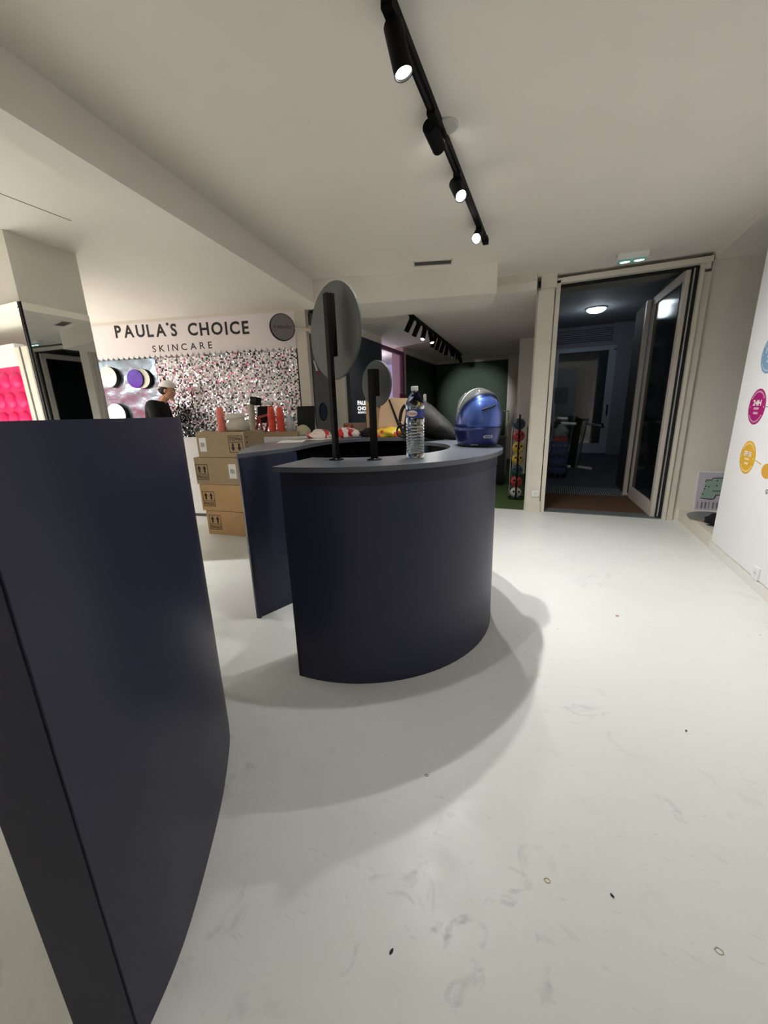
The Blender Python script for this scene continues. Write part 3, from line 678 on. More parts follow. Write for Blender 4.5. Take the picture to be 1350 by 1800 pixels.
# raised visor: a band of the shell, turned up about the side pivots
def visor(k, a_lim, w0, w1, name, m, t):
    mb = MB(); g = []; piv = Vector((0.0, 0, 0.140)); lift = math.radians(93)
    for j in range(9):
        row = []
        for i in range(29):
            a = -a_lim+2*a_lim*i/28; el = w0+(w1-w0)*j/8
            sh = math.cos(a)                       # band narrows to the pivots
            el2 = lift+(el-(w0+w1)/2)*(0.35+0.65*max(0, sh)) if True else el
            v = Vector((math.cos(a)*math.cos(el2)*0.168, math.sin(a)*0.134, math.cos(a)*math.sin(el2)*0.172))*k
            row.append(mb.bm.verts.new(Mh_ @ (piv+v)))
        g.append(row)
    for j in range(8):
        for i in range(28): mb.bm.faces.new((g[j][i], g[j][i+1], g[j+1][i+1], g[j+1][i]))
    o = mb.build(name, m, hl, smooth=True); md = o.modifiers.new('t', 'SOLIDIFY'); md.thickness = t; return o
vz_ = visor(1.05, math.radians(88), -0.55, 0.55, 'visor', M_visor, 0.003)
M_clearedge = mat('visor_edge', rgb(190, 194, 196), 0.2, noise=0.02, alpha=0.85)
visor(1.06, math.radians(88), 0.49, 0.57, 'visor_rim', M_clearedge, 0.003).parent = vz_
visor(1.06, math.radians(88), -0.57, -0.50, 'visor_rim', M_clearedge, 0.003).parent = vz_
def on_side(a, z, k): return Mh_ @ hpt(a, z, k)
S = 1.0     # the side turned to the camera
cs = 1
MB().path([on_side(math.radians(d), .196+.0006*(d-150), 1.02) for d in range(148, 196, 5)], [0.002]+[0.005]*8+[0.002]).build('vent_slot', M_blackm, hl)
MB().sph(on_side(0, 0.292, 1.0), (0.03, 0.02, 0.012)).build('top_vent', M_silver, hl, smooth=True)
MB().path([on_side(math.radians(d), 0.004, 0.99) for d in range(-170, 181, 10)], 0.006, closed=True).build('bottom_seal', M_blackm, hl, smooth=True)
for s_ in (1, -1):
    MB().path([on_side(s_*math.radians(d), zz, 1.03) for d, zz in ((25, .055), (40, .06), (52, .062))], [0.005, 0.009, 0.004]).build('chin_vent', M_blackm, hl)
def side_plate(name, a0, a1, z0, z1, m, k=1.026, parent=hl, n=6):
    mb = MB(); lo = [mb.bm.verts.new(on_side(a0+(a1-a0)*i/n, z0, k)) for i in range(n+1)]; hi = [mb.bm.verts.new(on_side(a0+(a1-a0)*i/n, z1, k)) for i in range(n+1)]
    for i in range(n): mb.bm.faces.new((lo[i], lo[i+1], hi[i+1], hi[i]))
    return mb.build(name, m, parent)
sd = 1.0
aa = math.radians(128)
def emblem(a, z, s, w, h):
    c = on_side(a, z, 1.03); l_ = on_side(a-0.12, z, 1.03); r_ = on_side(a+0.12, z, 1.03)
    up = on_side(a, z+0.02, 1.03)-on_side(a, z-0.02, 1.03)
    d = (r_-l_).normalized()
    if d.dot(RT) < 0: d = -d
    Mx = basis(c, d, up)
    nrm = Vector(Mx.col[2][:3])
    if nrm.dot(c-Vector((0, 0, H))) > 0: pass
    Mx = Matrix.Translation((Vector((0, 0, H))-c).normalized()*0.005) @ Mx
    return flat('emblem', Mx, [(-w/2, -h/2), (w/2, -h/2), (w/2+0.004, 0), (w/2, h/2), (-w/2, h/2), (-w/2-0.008, 0)], M_silver, hl, 0.001), text('emblem_lettering', s, Mx @ Matrix.Translation((-w*0.40, -h*0.3, 0.001)), w*0.8, h*0.6, M_hdark, hl, bold=0.03, proud=0.0006)

# ---- which side of the helmet is towards the camera
cs = 1 if (on_side(math.pi/2, .1, 1)-Vector((0, 0, H))).length < (on_side(-math.pi/2, .1, 1)-Vector((0, 0, H))).length else -1
emblem(cs*math.radians(168), 0.055, 'SHOEI', 0.044, 0.018)
emblem(cs*math.radians(134), 0.012, 'SHOEI', 0.030, 0.008)

# ================================================================== ROUND SIGN, SEQUINS, BOOTH
# sign board with scalloped lower edge
sb = thing('shop_sign', wp(1.5, 2.3, 0.06), 'white scalloped fascia sign reading PAULA\'S CHOICE SKINCARE above the sequins', 'sign')
out = [(-0.9, 2.56), (3.11, 2.56)]
ns = 47; u1, u0_ = 3.11, -0.9; wsc = (u1-u0_)/ns
for i in range(ns):
    ue = u1-i*wsc
    for j in range(1, 7):
        a = math.pi*j/6
        out.append((ue-wsc/2+math.cos(a)*wsc/2*0.98, 2.15-0.052*math.sin(a)))
Ms = basis(WA+WN*0.03, WD, (0, 0, 1))
flat('fascia', Ms, out, mat('sign_white', rgb(240, 234, 234), 0.28, noise=0.01), sb, 0.02)
M_let = mat('sign_letter', rgb(30, 28, 28), 0.5)
def letters(sb, s, u0, u1, zb, h, zb1=None, bold=0.02, gap=0.16, wfac=None, proud=0.024):
    ms = []; 
    for ch in s:
        if ch == ' ': ms.append((ch, None, 0.45)); continue
        if ch == '·': ms.append((ch, None, 0.02)); continue
        me = text_mesh(ch, bold); xs = [v.co.x for v in me.vertices]; ys = [v.co.y for v in me.vertices]
        k = 0.73/(max(ys)-min(ys))
        for v in me.vertices: v.co.x = (v.co.x-min(xs))*1.0; v.co.y = (v.co.y-min(ys))*k
        ms.append((ch, me, (max(xs)-min(xs))))
    tot = sum(w for _, _, w in ms)+gap*(len(ms)-1); x = 0; sx = (u1-u0)/tot
    zb1 = zb if zb1 is None else zb1
    for ch, me, w in ms:
        f = x/tot; base = zb+(zb1-zb)*f
        if ch == '·':
            MB().lathe([(0.020, 0), (0.020, 0.004)], 12, basis(wp(u0+x*sx, base+h*0.98, proud+0.0262), WD, (0, 0, 1))).build('apostrophe', M_let, sb)
        elif me:
            for v in me.vertices:
                v.co = wp(u0+(x+v.co.x)*sx, base+v.co.y/0.73*h, proud+0.0265)
            me.materials.clear(); me.materials.append(M_let); me.name = 'letter'
            o = bpy.data.objects.new('letter', me); COL.objects.link(o); o.parent = sb; o.matrix_parent_inverse = parent_inv(sb)
        x += w+gap
letters(sb, "PAULA·S CHOICE", 0.405, 2.45, 2.385, 0.165, 2.318, bold=0.028)
letters(sb, "SKINCARE", 0.955, 1.88, 2.168, 0.088, 2.172, bold=0.012, gap=0.38)

# sequin wall: one silver backing and thousands of small tilted squares
sq = thing('sequin_backdrop', wp(2.0, 1.5, 0.0), 'glittering silver sequin wall under the white sign', 'backdrop')
mb = MB(); wbox(mb, 0.93, 3.11, 0.7, 2.2, -0.02, 0.002); mb.build('backing', mat('sequin_backing', rgb(52, 52, 58), 0.5, noise=0.2), sq)
M_seq = [mat('sequin_silver', rgb(232, 236, 240), 0.18, metal=1.0), mat('sequin_bright', rgb(245, 246, 248), 0.25, metal=0.6), mat('sequin_dark', rgb(92, 94, 102), 0.2, metal=1.0), mat('sequin_rose', rgb(232, 184, 210), 0.2, metal=1.0)]  # bright and dark copies paint sparkle, the last one the pink wall's reflection
bm = bmesh.new(); st = 0.021; r_ = random.Random(3)
nu = int((3.10-0.94)/st); nz = int((2.19-0.72)/st)
for i in range(nu):
    for j in range(nz):
        u = 0.945+i*st; z = 0.73+j*st
        tx, tz = r_.gauss(0, 0.22), r_.gauss(0, 0.22)
        h_ = st*0.46; vs = []
        for a, b in ((-h_, -h_), (h_, -h_), (h_, h_), (-h_, h_)):
            vs.append(bm.verts.new(wp(u+a, z+b, 0.012+a*tx+b*tz)))
        f = bm.faces.new(vs); q = r_.random()
        pink_reflect = 0.10+0.22*max(0, 1-abs(z-1.35)/0.5)*max(0, 1-(u-0.9)/2.0)  # share of squares coloured as the pink wall's reflection
        f.material_index = 3 if q < pink_reflect*0.8 else 2 if q < 0.24 else 1 if q < 0.56 else 0
me = bpy.data.meshes.new('sequins'); bm.to_mesh(me); bm.free()
for m in M_seq: me.materials.append(m)
o = bpy.data.objects.new('sequins', me); COL.objects.link(o); o.parent = sq; o.matrix_parent_inverse = parent_inv(sq); o['kind'] = 'stuff'

# crinkled foil panel with round display drums
fo = thing('foil_panel', wp(0.3, 1.5, 0.0), 'crinkled silver foil panel left of the sequins behind round white discs', 'panel')
bm = bmesh.new(); r_ = random.Random(5); nu, nz = 34, 30; G = []
for i in range(nu+1):
    row = []
    for j in range(nz+1):
        u = -0.9+1.83*i/nu; z = 0.7+1.5*j/nz
        row.append(bm.verts.new(wp(u, z, 0.006+r_.random()*0.013)))
    G.append(row)
for i in range(nu):
    for j in range(nz): bm.faces.new((G[i][j], G[i+1][j], G[i+1][j+1], G[i][j+1]))
me = bpy.data.meshes.new('foil'); bm.to_mesh(me); bm.free(); me.materials.append(mat('foil', rgb(128, 142, 150), 0.24, metal=0.95, bump=0.5, bscale=9))
for p in me.polygons: p.use_smooth = True
o = bpy.data.objects.new('foil', me); COL.objects.link(o); o.parent = fo; o.matrix_parent_inverse = parent_inv(fo)
M_cream = mat('cream_face', rgb(238, 232, 218), 0.5, noise=0.01)
def drum(u, z, r, d, label, face=None, gl='round drum shelves on the foil panel'):
    t = thing('display_drum', wp(u, z, 0.02), label, 'disc', gl)
    Mx = basis(wp(u, z, 0.021), WD, (0, 0, 1))
    MB().lathe([(r, 0), (r, d)], 40, Mx).build('rim', M_blackm, t)
    MB().lathe([(r*0.995, d), (r*0.99, d+0.004)], 40, Mx).build('face', face or M_cream, t)
    return t
drum(0.17, 1.868, 0.145, 0.055, 'upper left cream disc with black rim on the silver foil panel')
d2 = drum(0.71, 1.825, 0.135, 0.045, 'cream disc with black rim, overlapped by a violet disc, left of the capped person')
drum(0.19, 1.33, 0.16, 0.06, 'lower cream disc with black rim just above the tall dark counter')
t = thing('violet_disc', wp(0.66, 1.82, 0.2), 'glossy violet disc in front of a cream one, left of the capped person', 'disc')
Mx = basis(wp(0.63, 1.822, 0.0725), WD, (0, 0, 1))
MB().lathe([(0.128, 0.0), (0.128, 0.025)], 40, Mx).build('rim', M_blackm, t)
MB().lathe([(0.127, 0.025), (0.126, 0.028)], 40, Mx).build('face', mat('violet_gloss', rgb(88, 52, 170), 0.12, noise=0.2, nscale=6, coat=0.5), t)

# projecting round sign
rs = thing('projecting_sign', wp(2.87, 2.39, 0.3), 'round grey sign with dark rim projecting beside the fascia on a short arm', 'sign')
sc_ = at(497, 575, plane=(WA+WN*0.30, WN)); sn = Vector((0.80, -0.60, 0)).normalized(); se = Vector((-sn.y, sn.x, 0))
if se.dot(RT) < 0: se = -se
Mx = basis(sc_, se, (0, 0, 1)); R_ = 0.16
MB().lathe([(R_, -0.035), (R_, 0.0), (R_-0.008, 0.002)], 48, Mx).build('rim', M_blackm, rs)
MB().lathe([(R_-0.009, 0.001), (R_-0.010, 0.004)], 48, Mx).build('face', mat('sign_grey', rgb(128, 122, 122), 0.5, noise=0.03), rs)
text('lettering', 'À BIENTÔT', Mx @ Matrix.Translation((-0.12, -0.018, 0.004)), 0.24, 0.042, M_let, rs, bold=0.02)
MB().tube(sc_+se*R_*0.9-sn*0.02, sc_+se*(R_+0.22)-sn*0.02, 0.022).build('arm', M_trimw, rs)
MB().tube(sc_+se*(R_+0.20)-sn*0.02, sc_+se*(R_+0.22)-sn*0.02, 0.05).build('wall_plate', M_trimw, rs)

# grey partition details
def gw(u, z, o=0.0): return Mg @ Vector((u, o, z))
ph = thing('porthole', gw(0.15, 1.3, 0.01), 'dark oval porthole in the grey partition', 'porthole')
ctrp = at(568, 724, plane=(p0, pn)); Mx = basis(ctrp+pn*0.002, pd, (0, 0, 1))
flat('ring', Mx, circle(0, 0, 0.064, 0.125), M_black, ph, 0.012)
flat('glass', Mx, circle(0, 0, 0.052, 0.112), mat('blue_glass', rgb(40, 58, 78), 0.06, spec=1.0), ph, 0.014)
tb = thing('tube_poster', gw(0.1, 1.7, 0.01), 'small white tube with a red round cap printed on the grey partition', 'print')
cc = at(557, 650, plane=(p0, pn)); Mx = basis(cc+pn*0.002, pd, (0, 0, 1))
flat('tube', Mx, [(-0.045, 0.115), (-0.03, 0.12), (0.012, -0.01), (-0.012, -0.02)], M_paper, tb, 0.002)
flat('cap', Mx, circle(0.018, -0.045, 0.020, 0.026), mat('berry', rgb(170, 30, 70), 0.5), tb, 0.003)

# lettering on the dark blue wall
def navy_text(s, px0, px1, yb, yt, m):
    a = at(px0, yb, x=-2.675); b = at(px1, yb, x=-2.675); c = at(px0, yt, x=-2.675)
    return text('lettering', s, basis(a, (0, 1, 0), (0, 0, 1)), abs(b.y-a.y), c.z-a.z, m, nw, bold=0.03, proud=0.003)
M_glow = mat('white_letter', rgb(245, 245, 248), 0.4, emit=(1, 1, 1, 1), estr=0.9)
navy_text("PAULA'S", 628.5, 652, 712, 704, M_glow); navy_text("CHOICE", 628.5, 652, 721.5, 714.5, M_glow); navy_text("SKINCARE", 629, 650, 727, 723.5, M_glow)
MB().box((-2.679, at(643, 740, x=-2.67).y, 1.09), (-2.66, at(645.5, 740, x=-2.67).y, 1.24)).build('handle', M_silver, nw)

# ================================================================== BOXES AND BOOTH COUNTER
wc = thing('booth_counter', (-4.2, 3.5, 0), 'white booth counter behind the cardboard boxes', 'counter')
f0 = at(340, 907, z=0); f1 = at(364, 906.5, z=0)
bd_ = Vector((0.985, 0.17, 0)).normalized(); bn_ = Vector((bd_.y, -bd_.x, 0))
def bc(u, o): p = f0+bd_*u+bn_*o; return (p.x, p.y)
MB().prism([bc(-2.0, 0), bc(2.05, 0), bc(2.05, -0.24), bc(-2.0, -0.24)], 0.04, 0.985).build('body', M_panelw, wc)
MB().prism([bc(-2.0, -0.01), bc(2.05, -0.01), bc(2.05, -0.23), bc(-2.0, -0.23)], 0.0, 0.04).build('plinth', M_grey, wc)
MB().prism([bc(-2.02, 0.015), bc(2.07, 0.015), bc(2.07, -0.25), bc(-2.02, -0.25)], 0.985, 1.005).build('worktop', M_panelw, wc)

def arrows_sign(M, w, h, parent, flip=False):
    """two arrows over the word FRAGILE in a frame; M = lower left corner on the face"""
    t = 0.006
    def R(pts):
        return [((w-x, h-y) if flip else (x, y)) for x, y in pts]
    mbs = MB()
    def add(pts): mbs.prism(R(pts), 0, 0.0008)
    add(rect(0, 0, w, t)); add(rect(0, h-t, w, h)); add(rect(0, t, t, h-t)); add(rect(w-t, t, w, h-t)); add(rect(w*0.06, h*0.36, w*0.94, h*0.36+t))
    for cx in (w*0.28, w*0.72):
        add([(cx-w*0.07, h*0.46), (cx+w*0.07, h*0.46), (cx+w*0.07, h*0.70), (cx-w*0.07, h*0.70)])
        add([(cx-w*0.15, h*0.70), (cx+w*0.15, h*0.70), (cx, h*0.92)])
    bmesh.ops.transform(mbs.bm, matrix=M, verts=mbs.bm.verts[:])
    parent = mbs.build('handling_mark', M_ink, parent)
    if flip: text('lettering', 'FRAGILE', M @ Matrix.Translation((w*0.08, h-h*0.09-h*0.2, 0)), w*0.84, h*0.2, M_ink, parent, bold=0.03, proud=0.0008, flip=True)
    else: text('lettering', 'FRAGILE', M @ Matrix.Translation((w*0.08, h*0.09, 0)), w*0.84, h*0.2, M_ink, parent, bold=0.03, proud=0.0008)

bx = at(368, 938, z=0); be = at(433, 943, z=0)
bdir = (be-bx).normalized()
M_pgrey = mat('print_grey', rgb(120, 120, 124), 0.6)
def carton(px, z0, hgt, w, d, dirv, label, m, mark, labels=(), off=0.0):
    """corner = lower front left corner at pixel column px of this level"""
    c = Vector(px); nv = Vector((-dirv.y, dirv.x, 0))
    t = thing('cardboard_box', (c.x, c.y, z0), label, 'box', 'stacked fragile boxes')
    Mx = Matrix(((dirv.x, nv.x, 0, c.x), (dirv.y, nv.y, 0, c.y), (0, 0, 1, z0), (0, 0, 0, 1)))
    mb = MB(); mb.box((0, 0, 0.002), (w, d, hgt-0.002), Mx, 0.004); mb.build('body', m, t)
    mb = MB(); mb.box((0.002, d/2-0.02, hgt-0.002), (w-0.002, d/2+0.02, hgt), Mx); mb.build('tape', M_card2, t)
    Mf = Mx @ Matrix(((1, 0, 0, 0), (0, 0, -1, -0.0005), (0, 1, 0, 0), (0, 0, 0, 1)))
    for (x, y, sw, sh, fl) in mark: arrows_sign(Mf @ Matrix.Translation((x, y, 0)), sw, sh, t, fl)
    for (x, y, sw, sh) in labels:
        lbl = flat('label', Mf @ Matrix.Translation((x, y, 0)), rect(0, 0, sw, sh), M_paper, t, 0.001)
        for k in range(5): flat('barcode', Mf @ Matrix.Translation((x+sw*0.2+k*sw*0.12, y+sh*0.35, 0.001)), rect(0, 0, sw*0.07, sh*0.3), M_pgrey, lbl, 0.0008)
    return t, Mx
def corner(px, py, z): 
    d = RT*(px-675.0)+DN*(py-900.0)+FW*F
    # on the vertical plane through the stack's front
    n = Vector((-bdir.y, bdir.x, 0)); return (lambda p: p)(Vector((0, 0, H))+d*((bx-Vector((0, 0, H))).dot(n)/d.dot(n)))
cA = corner(368, 938, 0)
lv1 = corner(357, 897, 0); z1 = lv1.z
lv2 = corner(347, 851, 0); z2 = lv2.z
lv3 = corner(350, 804, 0); z3 = lv3.z
ztop = corner(343, 760, 0).z
lv0b = corner(364, 897, 0)
carton((cA.x, cA.y, 0), 0.0, z1, 0.60, 0.40, bdir, 'bottom fragile cardboard box of the stack, standing on the floor', M_card, [(0.03, 0.055, 0.155, 0.165, False)])
carton((lv1.x, lv1.y, 0), z1, z2-z1, 0.62, 0.40, bdir, 'fragile cardboard box second from the floor', M_card, [(0.025, 0.05, 0.155, 0.165, False)])
carton((lv2.x, lv2.y, 0), z2, z3-z2, 0.62, 0.40, bdir, 'fragile cardboard box third from the floor, white label at its right', M_card2, [(0.012, 0.05, 0.155, 0.165, False)], [(0.43, 0.07, 0.09, 0.15)])
tt, Mtop = carton((lv3.x, lv3.y, 0), z3, ztop-z3, 0.585, 0.34, bdir, 'topmost fragile box of the stack, turned upside down', M_card2, [(0.395, 0.05, 0.17, 0.17, True)], [(0.03, 0.06, 0.085, 0.14)])
# holes on its side
for k in range(4):
    MB().sph(Mtop @ Vector((0.586, 0.04, 0.05+k*0.05)), (0.006, 0.006, 0.010), u=8, v=6).build('side_hole', M_blackm, tt)
ZB = ztop
def on_box(x, y): return Mtop @ Vector((x, y, ZB-z3))

def cup_stack(base, r0, h, n, m, label, group=None, dr=0.0, name='paper_cup_stack'):
    t = thing(name, base, label, 'cups', group)
    step = (h-0.09)/max(1, n-1)
    proto = None
    for k in range(n):
        z = base[2]+k*step
        # cups stand mouth down: wide rim below
        ob = MB().lathe([(r0*1.0, 0), (r0*1.05, 0.003), (r0*0.99, 0.006), (r0*0.72, 0.088), (r0*0.70, 0.09)], 20, Matrix.Translation((base[0], base[1], z))).build('cup', m, t, smooth=True)
    return t
b = on_box(0.24, 0.12); cup_stack((b.x, b.y, ZB), 0.040, 0.24, 9, M_pinkcup, 'pale coral stack of cups standing on the topmost cardboard box')
# open clear bag next to it
b = on_box(0.155, 0.16)
def blob(name, c, r, m, label, cat, amp=0.15, seed=1, group=None, rot=0.0, sub=3, flatb=True, parent=None, pname=None):
    bm = bmesh.new(); bmesh.ops.create_icosphere(bm, subdivisions=sub, radius=1); rr = random.Random(seed)
    ph_ = [(rr.uniform(2, 6), rr.uniform(2, 6), rr.uniform(2, 6), rr.uniform(0, 6)) for _ in range(5)]
    Mx = Matrix.Translation(c) @ Matrix.Rotation(rot, 4, 'Z')
    for v in bm.verts:
        k = 1+amp*sum(math.sin(a*v.co.x+b_*v.co.y+c_*v.co.z+d) for a, b_, c_, d in ph_)/2.2+rr.uniform(-amp, amp)*0.25
        p = Vector((v.co.x*r[0]*k, v.co.y*r[1]*k, v.co.z*r[2]*k))
        if flatb and p.z < -r[2]*0.55: p.z = -r[2]*0.55
        v.co = Mx @ p
    me = bpy.data.meshes.new(name); bm.to_mesh(me); bm.free()
    for p in me.polygons: p.use_smooth = True
    for k in (m if isinstance(m, (list, tuple)) else [m]): me.materials.append(k)
    o = bpy.data.objects.new(pname or name, me); COL.objects.link(o)
    if parent is not None: o.parent = parent; o.matrix_parent_inverse = parent_inv(parent)
    else: tag(o, label, cat, group)
    return o
def stand(c, r): return (c[0], c[1], c[2]+r*0.55)
b = on_box(0.425, 0.14)
gb = thing('paper_bag', (b.x, b.y, ZB), 'crumpled pale grey carrier bag lying on the topmost cardboard box', 'bag')
blob('bag', (b.x, b.y, ZB+0.055), (0.125, 0.09, 0.10), mat('pale_bag', rgb(196, 186, 170), 0.6, noise=0.08, nscale=10, bump=0.4, bscale=14), '', '', 0.10, 4, parent=gb, pname='body')
blob('bag', (b.x-0.01, b.y-0.01, ZB+0.15), (0.12, 0.08, 0.03), mat('bag_fold', rgb(226, 218, 206), 0.6, noise=0.05, bump=0.3, bscale=14), '', '', 0.12, 9, parent=gb, pname='folded_top', flatb=False)
b = on_box(0.16, 0.24); tag(blob('plastic_bag', (b.x, b.y, ZB+0.03), (0.06, 0.05, 0.055), mat('clear_bag', rgb(225, 230, 238), 0.2, alpha=0.6, noise=0.1), 'small clear plastic bag beside the coral cup stack', 'bag', 0.2, 12), None)

# things on the white booth counter
def wcp(px, py, z=1.005): return at(px, py, z=z)
def bcp(px, o=-0.2):
    """point on the booth counter's top under pixel column px, o behind its front"""
    n = bn_; P0 = f0+bn_*o; d = RT*(px-675.0)+DN*(771-900.0)+FW*F
    p = Vector((0, 0, H))+d*((P0-Vector((0, 0, H))).dot(n)/d.dot(n)); p.z = 1.005; return p
for px, h_, dy in ((481, 0.345, -0.10), (496, 0.335, -0.11)):
    p = bcp(px, dy); cup_stack((p.x, p.y, 1.005), 0.044, h_, 14, M_red, ('left' if px < 490 else 'right')+' one of the two tall coral cup stacks on the booth counter', 'tall coral cup stacks')
p = bcp(512, -0.16); pt = thing('plastic_jug', (p.x, p.y, 1.005), 'clear plastic jug with orange side cup beside the coral cup stacks', 'jug')
MB().lathe([(0.045, 0), (0.048, 0.01), (0.056, 0.16), (0.052, 0.165), (0.045, 0.02)], 20, Matrix.Translation(p)).build('body', mat('frosted', rgb(226, 226, 226), 0.25, alpha=0.55), pt, smooth=True)
MB().lathe([(0.040, 0.16), (0.04, 0.20), (0.02, 0.24)], 16, Matrix.Translation(p)).build('lid', mat('frosted_lid', rgb(200, 208, 220), 0.2, alpha=0.7), pt, smooth=True)
MB().path([p+Vector((-0.05, 0, 0.06)), p+Vector((-0.085, 0, 0.07)), p+Vector((-0.085, 0, 0.12)), p+Vector((-0.05, 0, 0.13))], 0.010).build('handle', M_red, pt, smooth=True)
p = bcp(533, -0.10); blob('cloth_bag', (p.x, p.y, 1.005+0.045), (0.085, 0.06, 0.08), mat('beige_cloth', rgb(196, 190, 160), 0.8, noise=0.1, bump=0.4, bscale=20), 'small beige bag at the right end of the booth counter', 'bag', 0.15, 21)
p = bcp(527, -0.19); sc2 = thing('till_screen', (p.x, p.y, 1.005), 'black till screen leaning at the right end of the booth counter', 'screen')
MB().box((-0.02, -0.015, 0.0), (0.20, 0.015, 0.34), Matrix.Translation(p) @ Matrix.Rotation(0.15, 4, 'Z') @ Matrix.Rotation(-0.15, 4, 'X'), 0.004).build('panel', M_blackm, sc2)
MB().box((0.0, -0.02, 0), (0.12, 0.10, 0.012), Matrix.Translation(p)).build('foot', M_black, sc2)
p = bcp(447, -0.17); cpn = thing('tumbler', (p.x, p.y, 1.005), 'clear tumbler with a black lid behind the carrier bag', 'cup')
MB().lathe([(0.03, 0), (0.045, 0.38), (0.043, 0.38), (0.028, 0.01)], 18, Matrix.Translation(p)).build('body', mat('tumbler_clear', rgb(214, 206, 190), 0.2, alpha=0.7), cpn, smooth=True)
MB().box((-0.048, -0.048, 0.38), (0.048, 0.048, 0.47), Matrix.Translation(p) @ Matrix.Rotation(0.2, 4, 'Y'), 0.01).build('lid', M_blackm, cpn)
p = bcp(457, -0.20); ch = thing('till_stand', (p.x, p.y, 1.005), 'black till on dark red legs between the grey bag and the coral cup stacks', 'till')
M_dred = mat('dark_red', rgb(150, 34, 34), 0.5, noise=0.05)
MB().box((-0.02, -0.02, 0.16), (0.17, 0.02, 0.36), Matrix.Translation(p) @ Matrix.Rotation(0.15, 4, 'Z') @ Matrix.Rotation(-0.2, 4, 'X'), 0.006).build('screen', M_blackm, ch)
MB().box((0.0, -0.04, 0), (0.20, 0.06, 0.05), Matrix.Translation(p)).build('base', M_blackm, ch)
for sx, tx in ((-0.02, 0.03), (0.09, 0.05), (0.12, 0.2)):
    MB().path([p+Vector((sx, -0.04, 0.03)), p+Vector((tx+0.02, -0.05, 0.22))], 0.014).build('leg', M_dred, ch)
MB().path([p+Vector((0.03, -0.05, 0.22)), p+Vector((0.20, -0.05, 0.25))], 0.014).build('bar', M_dred, ch)
# brown box on the booth counter
p = bcp(466, 0.0)
t = thing('cardboard_box', (p.x, p.y, 1.005), 'low brown cardboard tray in front of the coral cup stacks', 'box')
MB().box((-0.10, 0.0, 0.0), (0.42, 0.035, 0.055), Matrix.Translation(p) @ Matrix.Rotation(0.17, 4, 'Z')).build('front', M_card2, t)

# ================================================================== ON THE REAR CURVED COUNTER
def ctp(px, py): return at(px, py, z=ZT)
M_redbag = mat('red_white_foil', rgb(214, 34, 38), 0.3, noise=0.1, nscale=8, bump=0.4, bscale=30)
def redwhite():
    m = bpy.data.materials.new('crisp_bag'); m.use_nodes = True; nt = m.node_tree; b = nt.nodes['Principled BSDF']
    tc = nt.nodes.new('ShaderNodeTexCoord'); n = nt.nodes.new('ShaderNodeTexNoise'); n.inputs['Scale'].default_value = 9; n.inputs['Detail'].default_value = 3
    cr = nt.nodes.new('ShaderNodeValToRGB'); cr.color_ramp.interpolation = 'CONSTANT'; cr.color_ramp.elements[0].color = rgb(200, 26, 34); cr.color_ramp.elements[1].position = 0.5; cr.color_ramp.elements[1].color = rgb(236, 226, 220)
    nt.links.new(tc.outputs['Object'], n.inputs['Vector']); nt.links.new(n.outputs['Fac'], cr.inputs[0]); nt.links.new(cr.outputs[0], b.inputs['Base Color']); b.inputs['Roughness'].default_value = 0.3
    return m
M_rw = redwhite()
def two(name, c0, c1, sc=12, pos=0.5):
    m = bpy.data.materials.new(name); m.use_nodes = True; nt = m.node_tree; b = nt.nodes['Principled BSDF']
    tc = nt.nodes.new('ShaderNodeTexCoord'); n = nt.nodes.new('ShaderNodeTexNoise'); n.inputs['Scale'].default_value = sc; n.inputs['Detail'].default_value = 3
    cr = nt.nodes.new('ShaderNodeValToRGB'); cr.color_ramp.interpolation = 'CONSTANT'; cr.color_ramp.elements[0].color = c0; cr.color_ramp.elements[1].position = pos; cr.color_ramp.elements[1].color = c1
    nt.links.new(tc.outputs['Object'], n.inputs['Vector']); nt.links.new(n.outputs['Fac'], cr.inputs[0]); nt.links.new(cr.outputs[0], b.inputs['Base Color']); b.inputs['Roughness'].default_value = 0.35
    return m
M_wr = two('white_red_foil', rgb(205, 60, 58), rgb(232, 216, 212), 10, 0.42)
def tophere(px, py):
    p = ctp(px, py)
    if p.y > 3.28: p = p*(3.28/p.y); p.z = ZT
    return p
p = tophere(570, 771); blob('snack_bag', (p.x-0.04, p.y-0.02, ZT+0.028), (0.105, 0.07, 0.05), M_wr, 'crumpled white snack bag with a red edge, left of the tall mirror pole', 'bag', 0.14, 31, 'snack bags')
p = tophere(612, 769); blob('snack_bag', (p.x-0.01, p.y-0.01, ZT+0.032), (0.13, 0.08, 0.058), M_rw, 'crumpled red and white snack bag between the two mirror poles', 'bag', 0.14, 33, 'snack bags')
p = tophere(684, 768); blob('snack_bag', (p.x, p.y, ZT+0.030), (0.13, 0.09, 0.055), two('yellow_red_foil', rgb(226, 196, 60), rgb(214, 90, 60), 11, 0.52), 'crumpled yellow and red snack bag right of the shorter mirror pole', 'bag', 0.16, 35, 'snack bags')
p = tophere(645, 767); blob('glove', (p.x+0.03, p.y-0.05, ZT+0.025), (0.075, 0.05, 0.045), M_cloth, 'black glove lying left of the shorter mirror pole', 'glove', 0.18, 37)
p = tophere(612, 765)
bk = thing('magazine_box', (p.x, p.y+0.02, ZT), 'small open box with an orange printed panel behind the red snack bag', 'box')
Mx = Matrix.Translation((p.x-0.10, p.y+0.10, ZT)) @ Matrix.Rotation(0.25, 4, 'Z')
MB().box((0, 0, 0), (0.22, 0.05, 0.115), Mx, 0.002).build('body', mat('box_taupe', rgb(132, 112, 102), 0.6, noise=0.1), bk)
MB().box((0.0, -0.002, 0.03), (0.10, 0, 0.10), Mx).build('printed_panel', two('orange_print', rgb(206, 98, 44), rgb(120, 50, 40), 25, 0.5), bk)
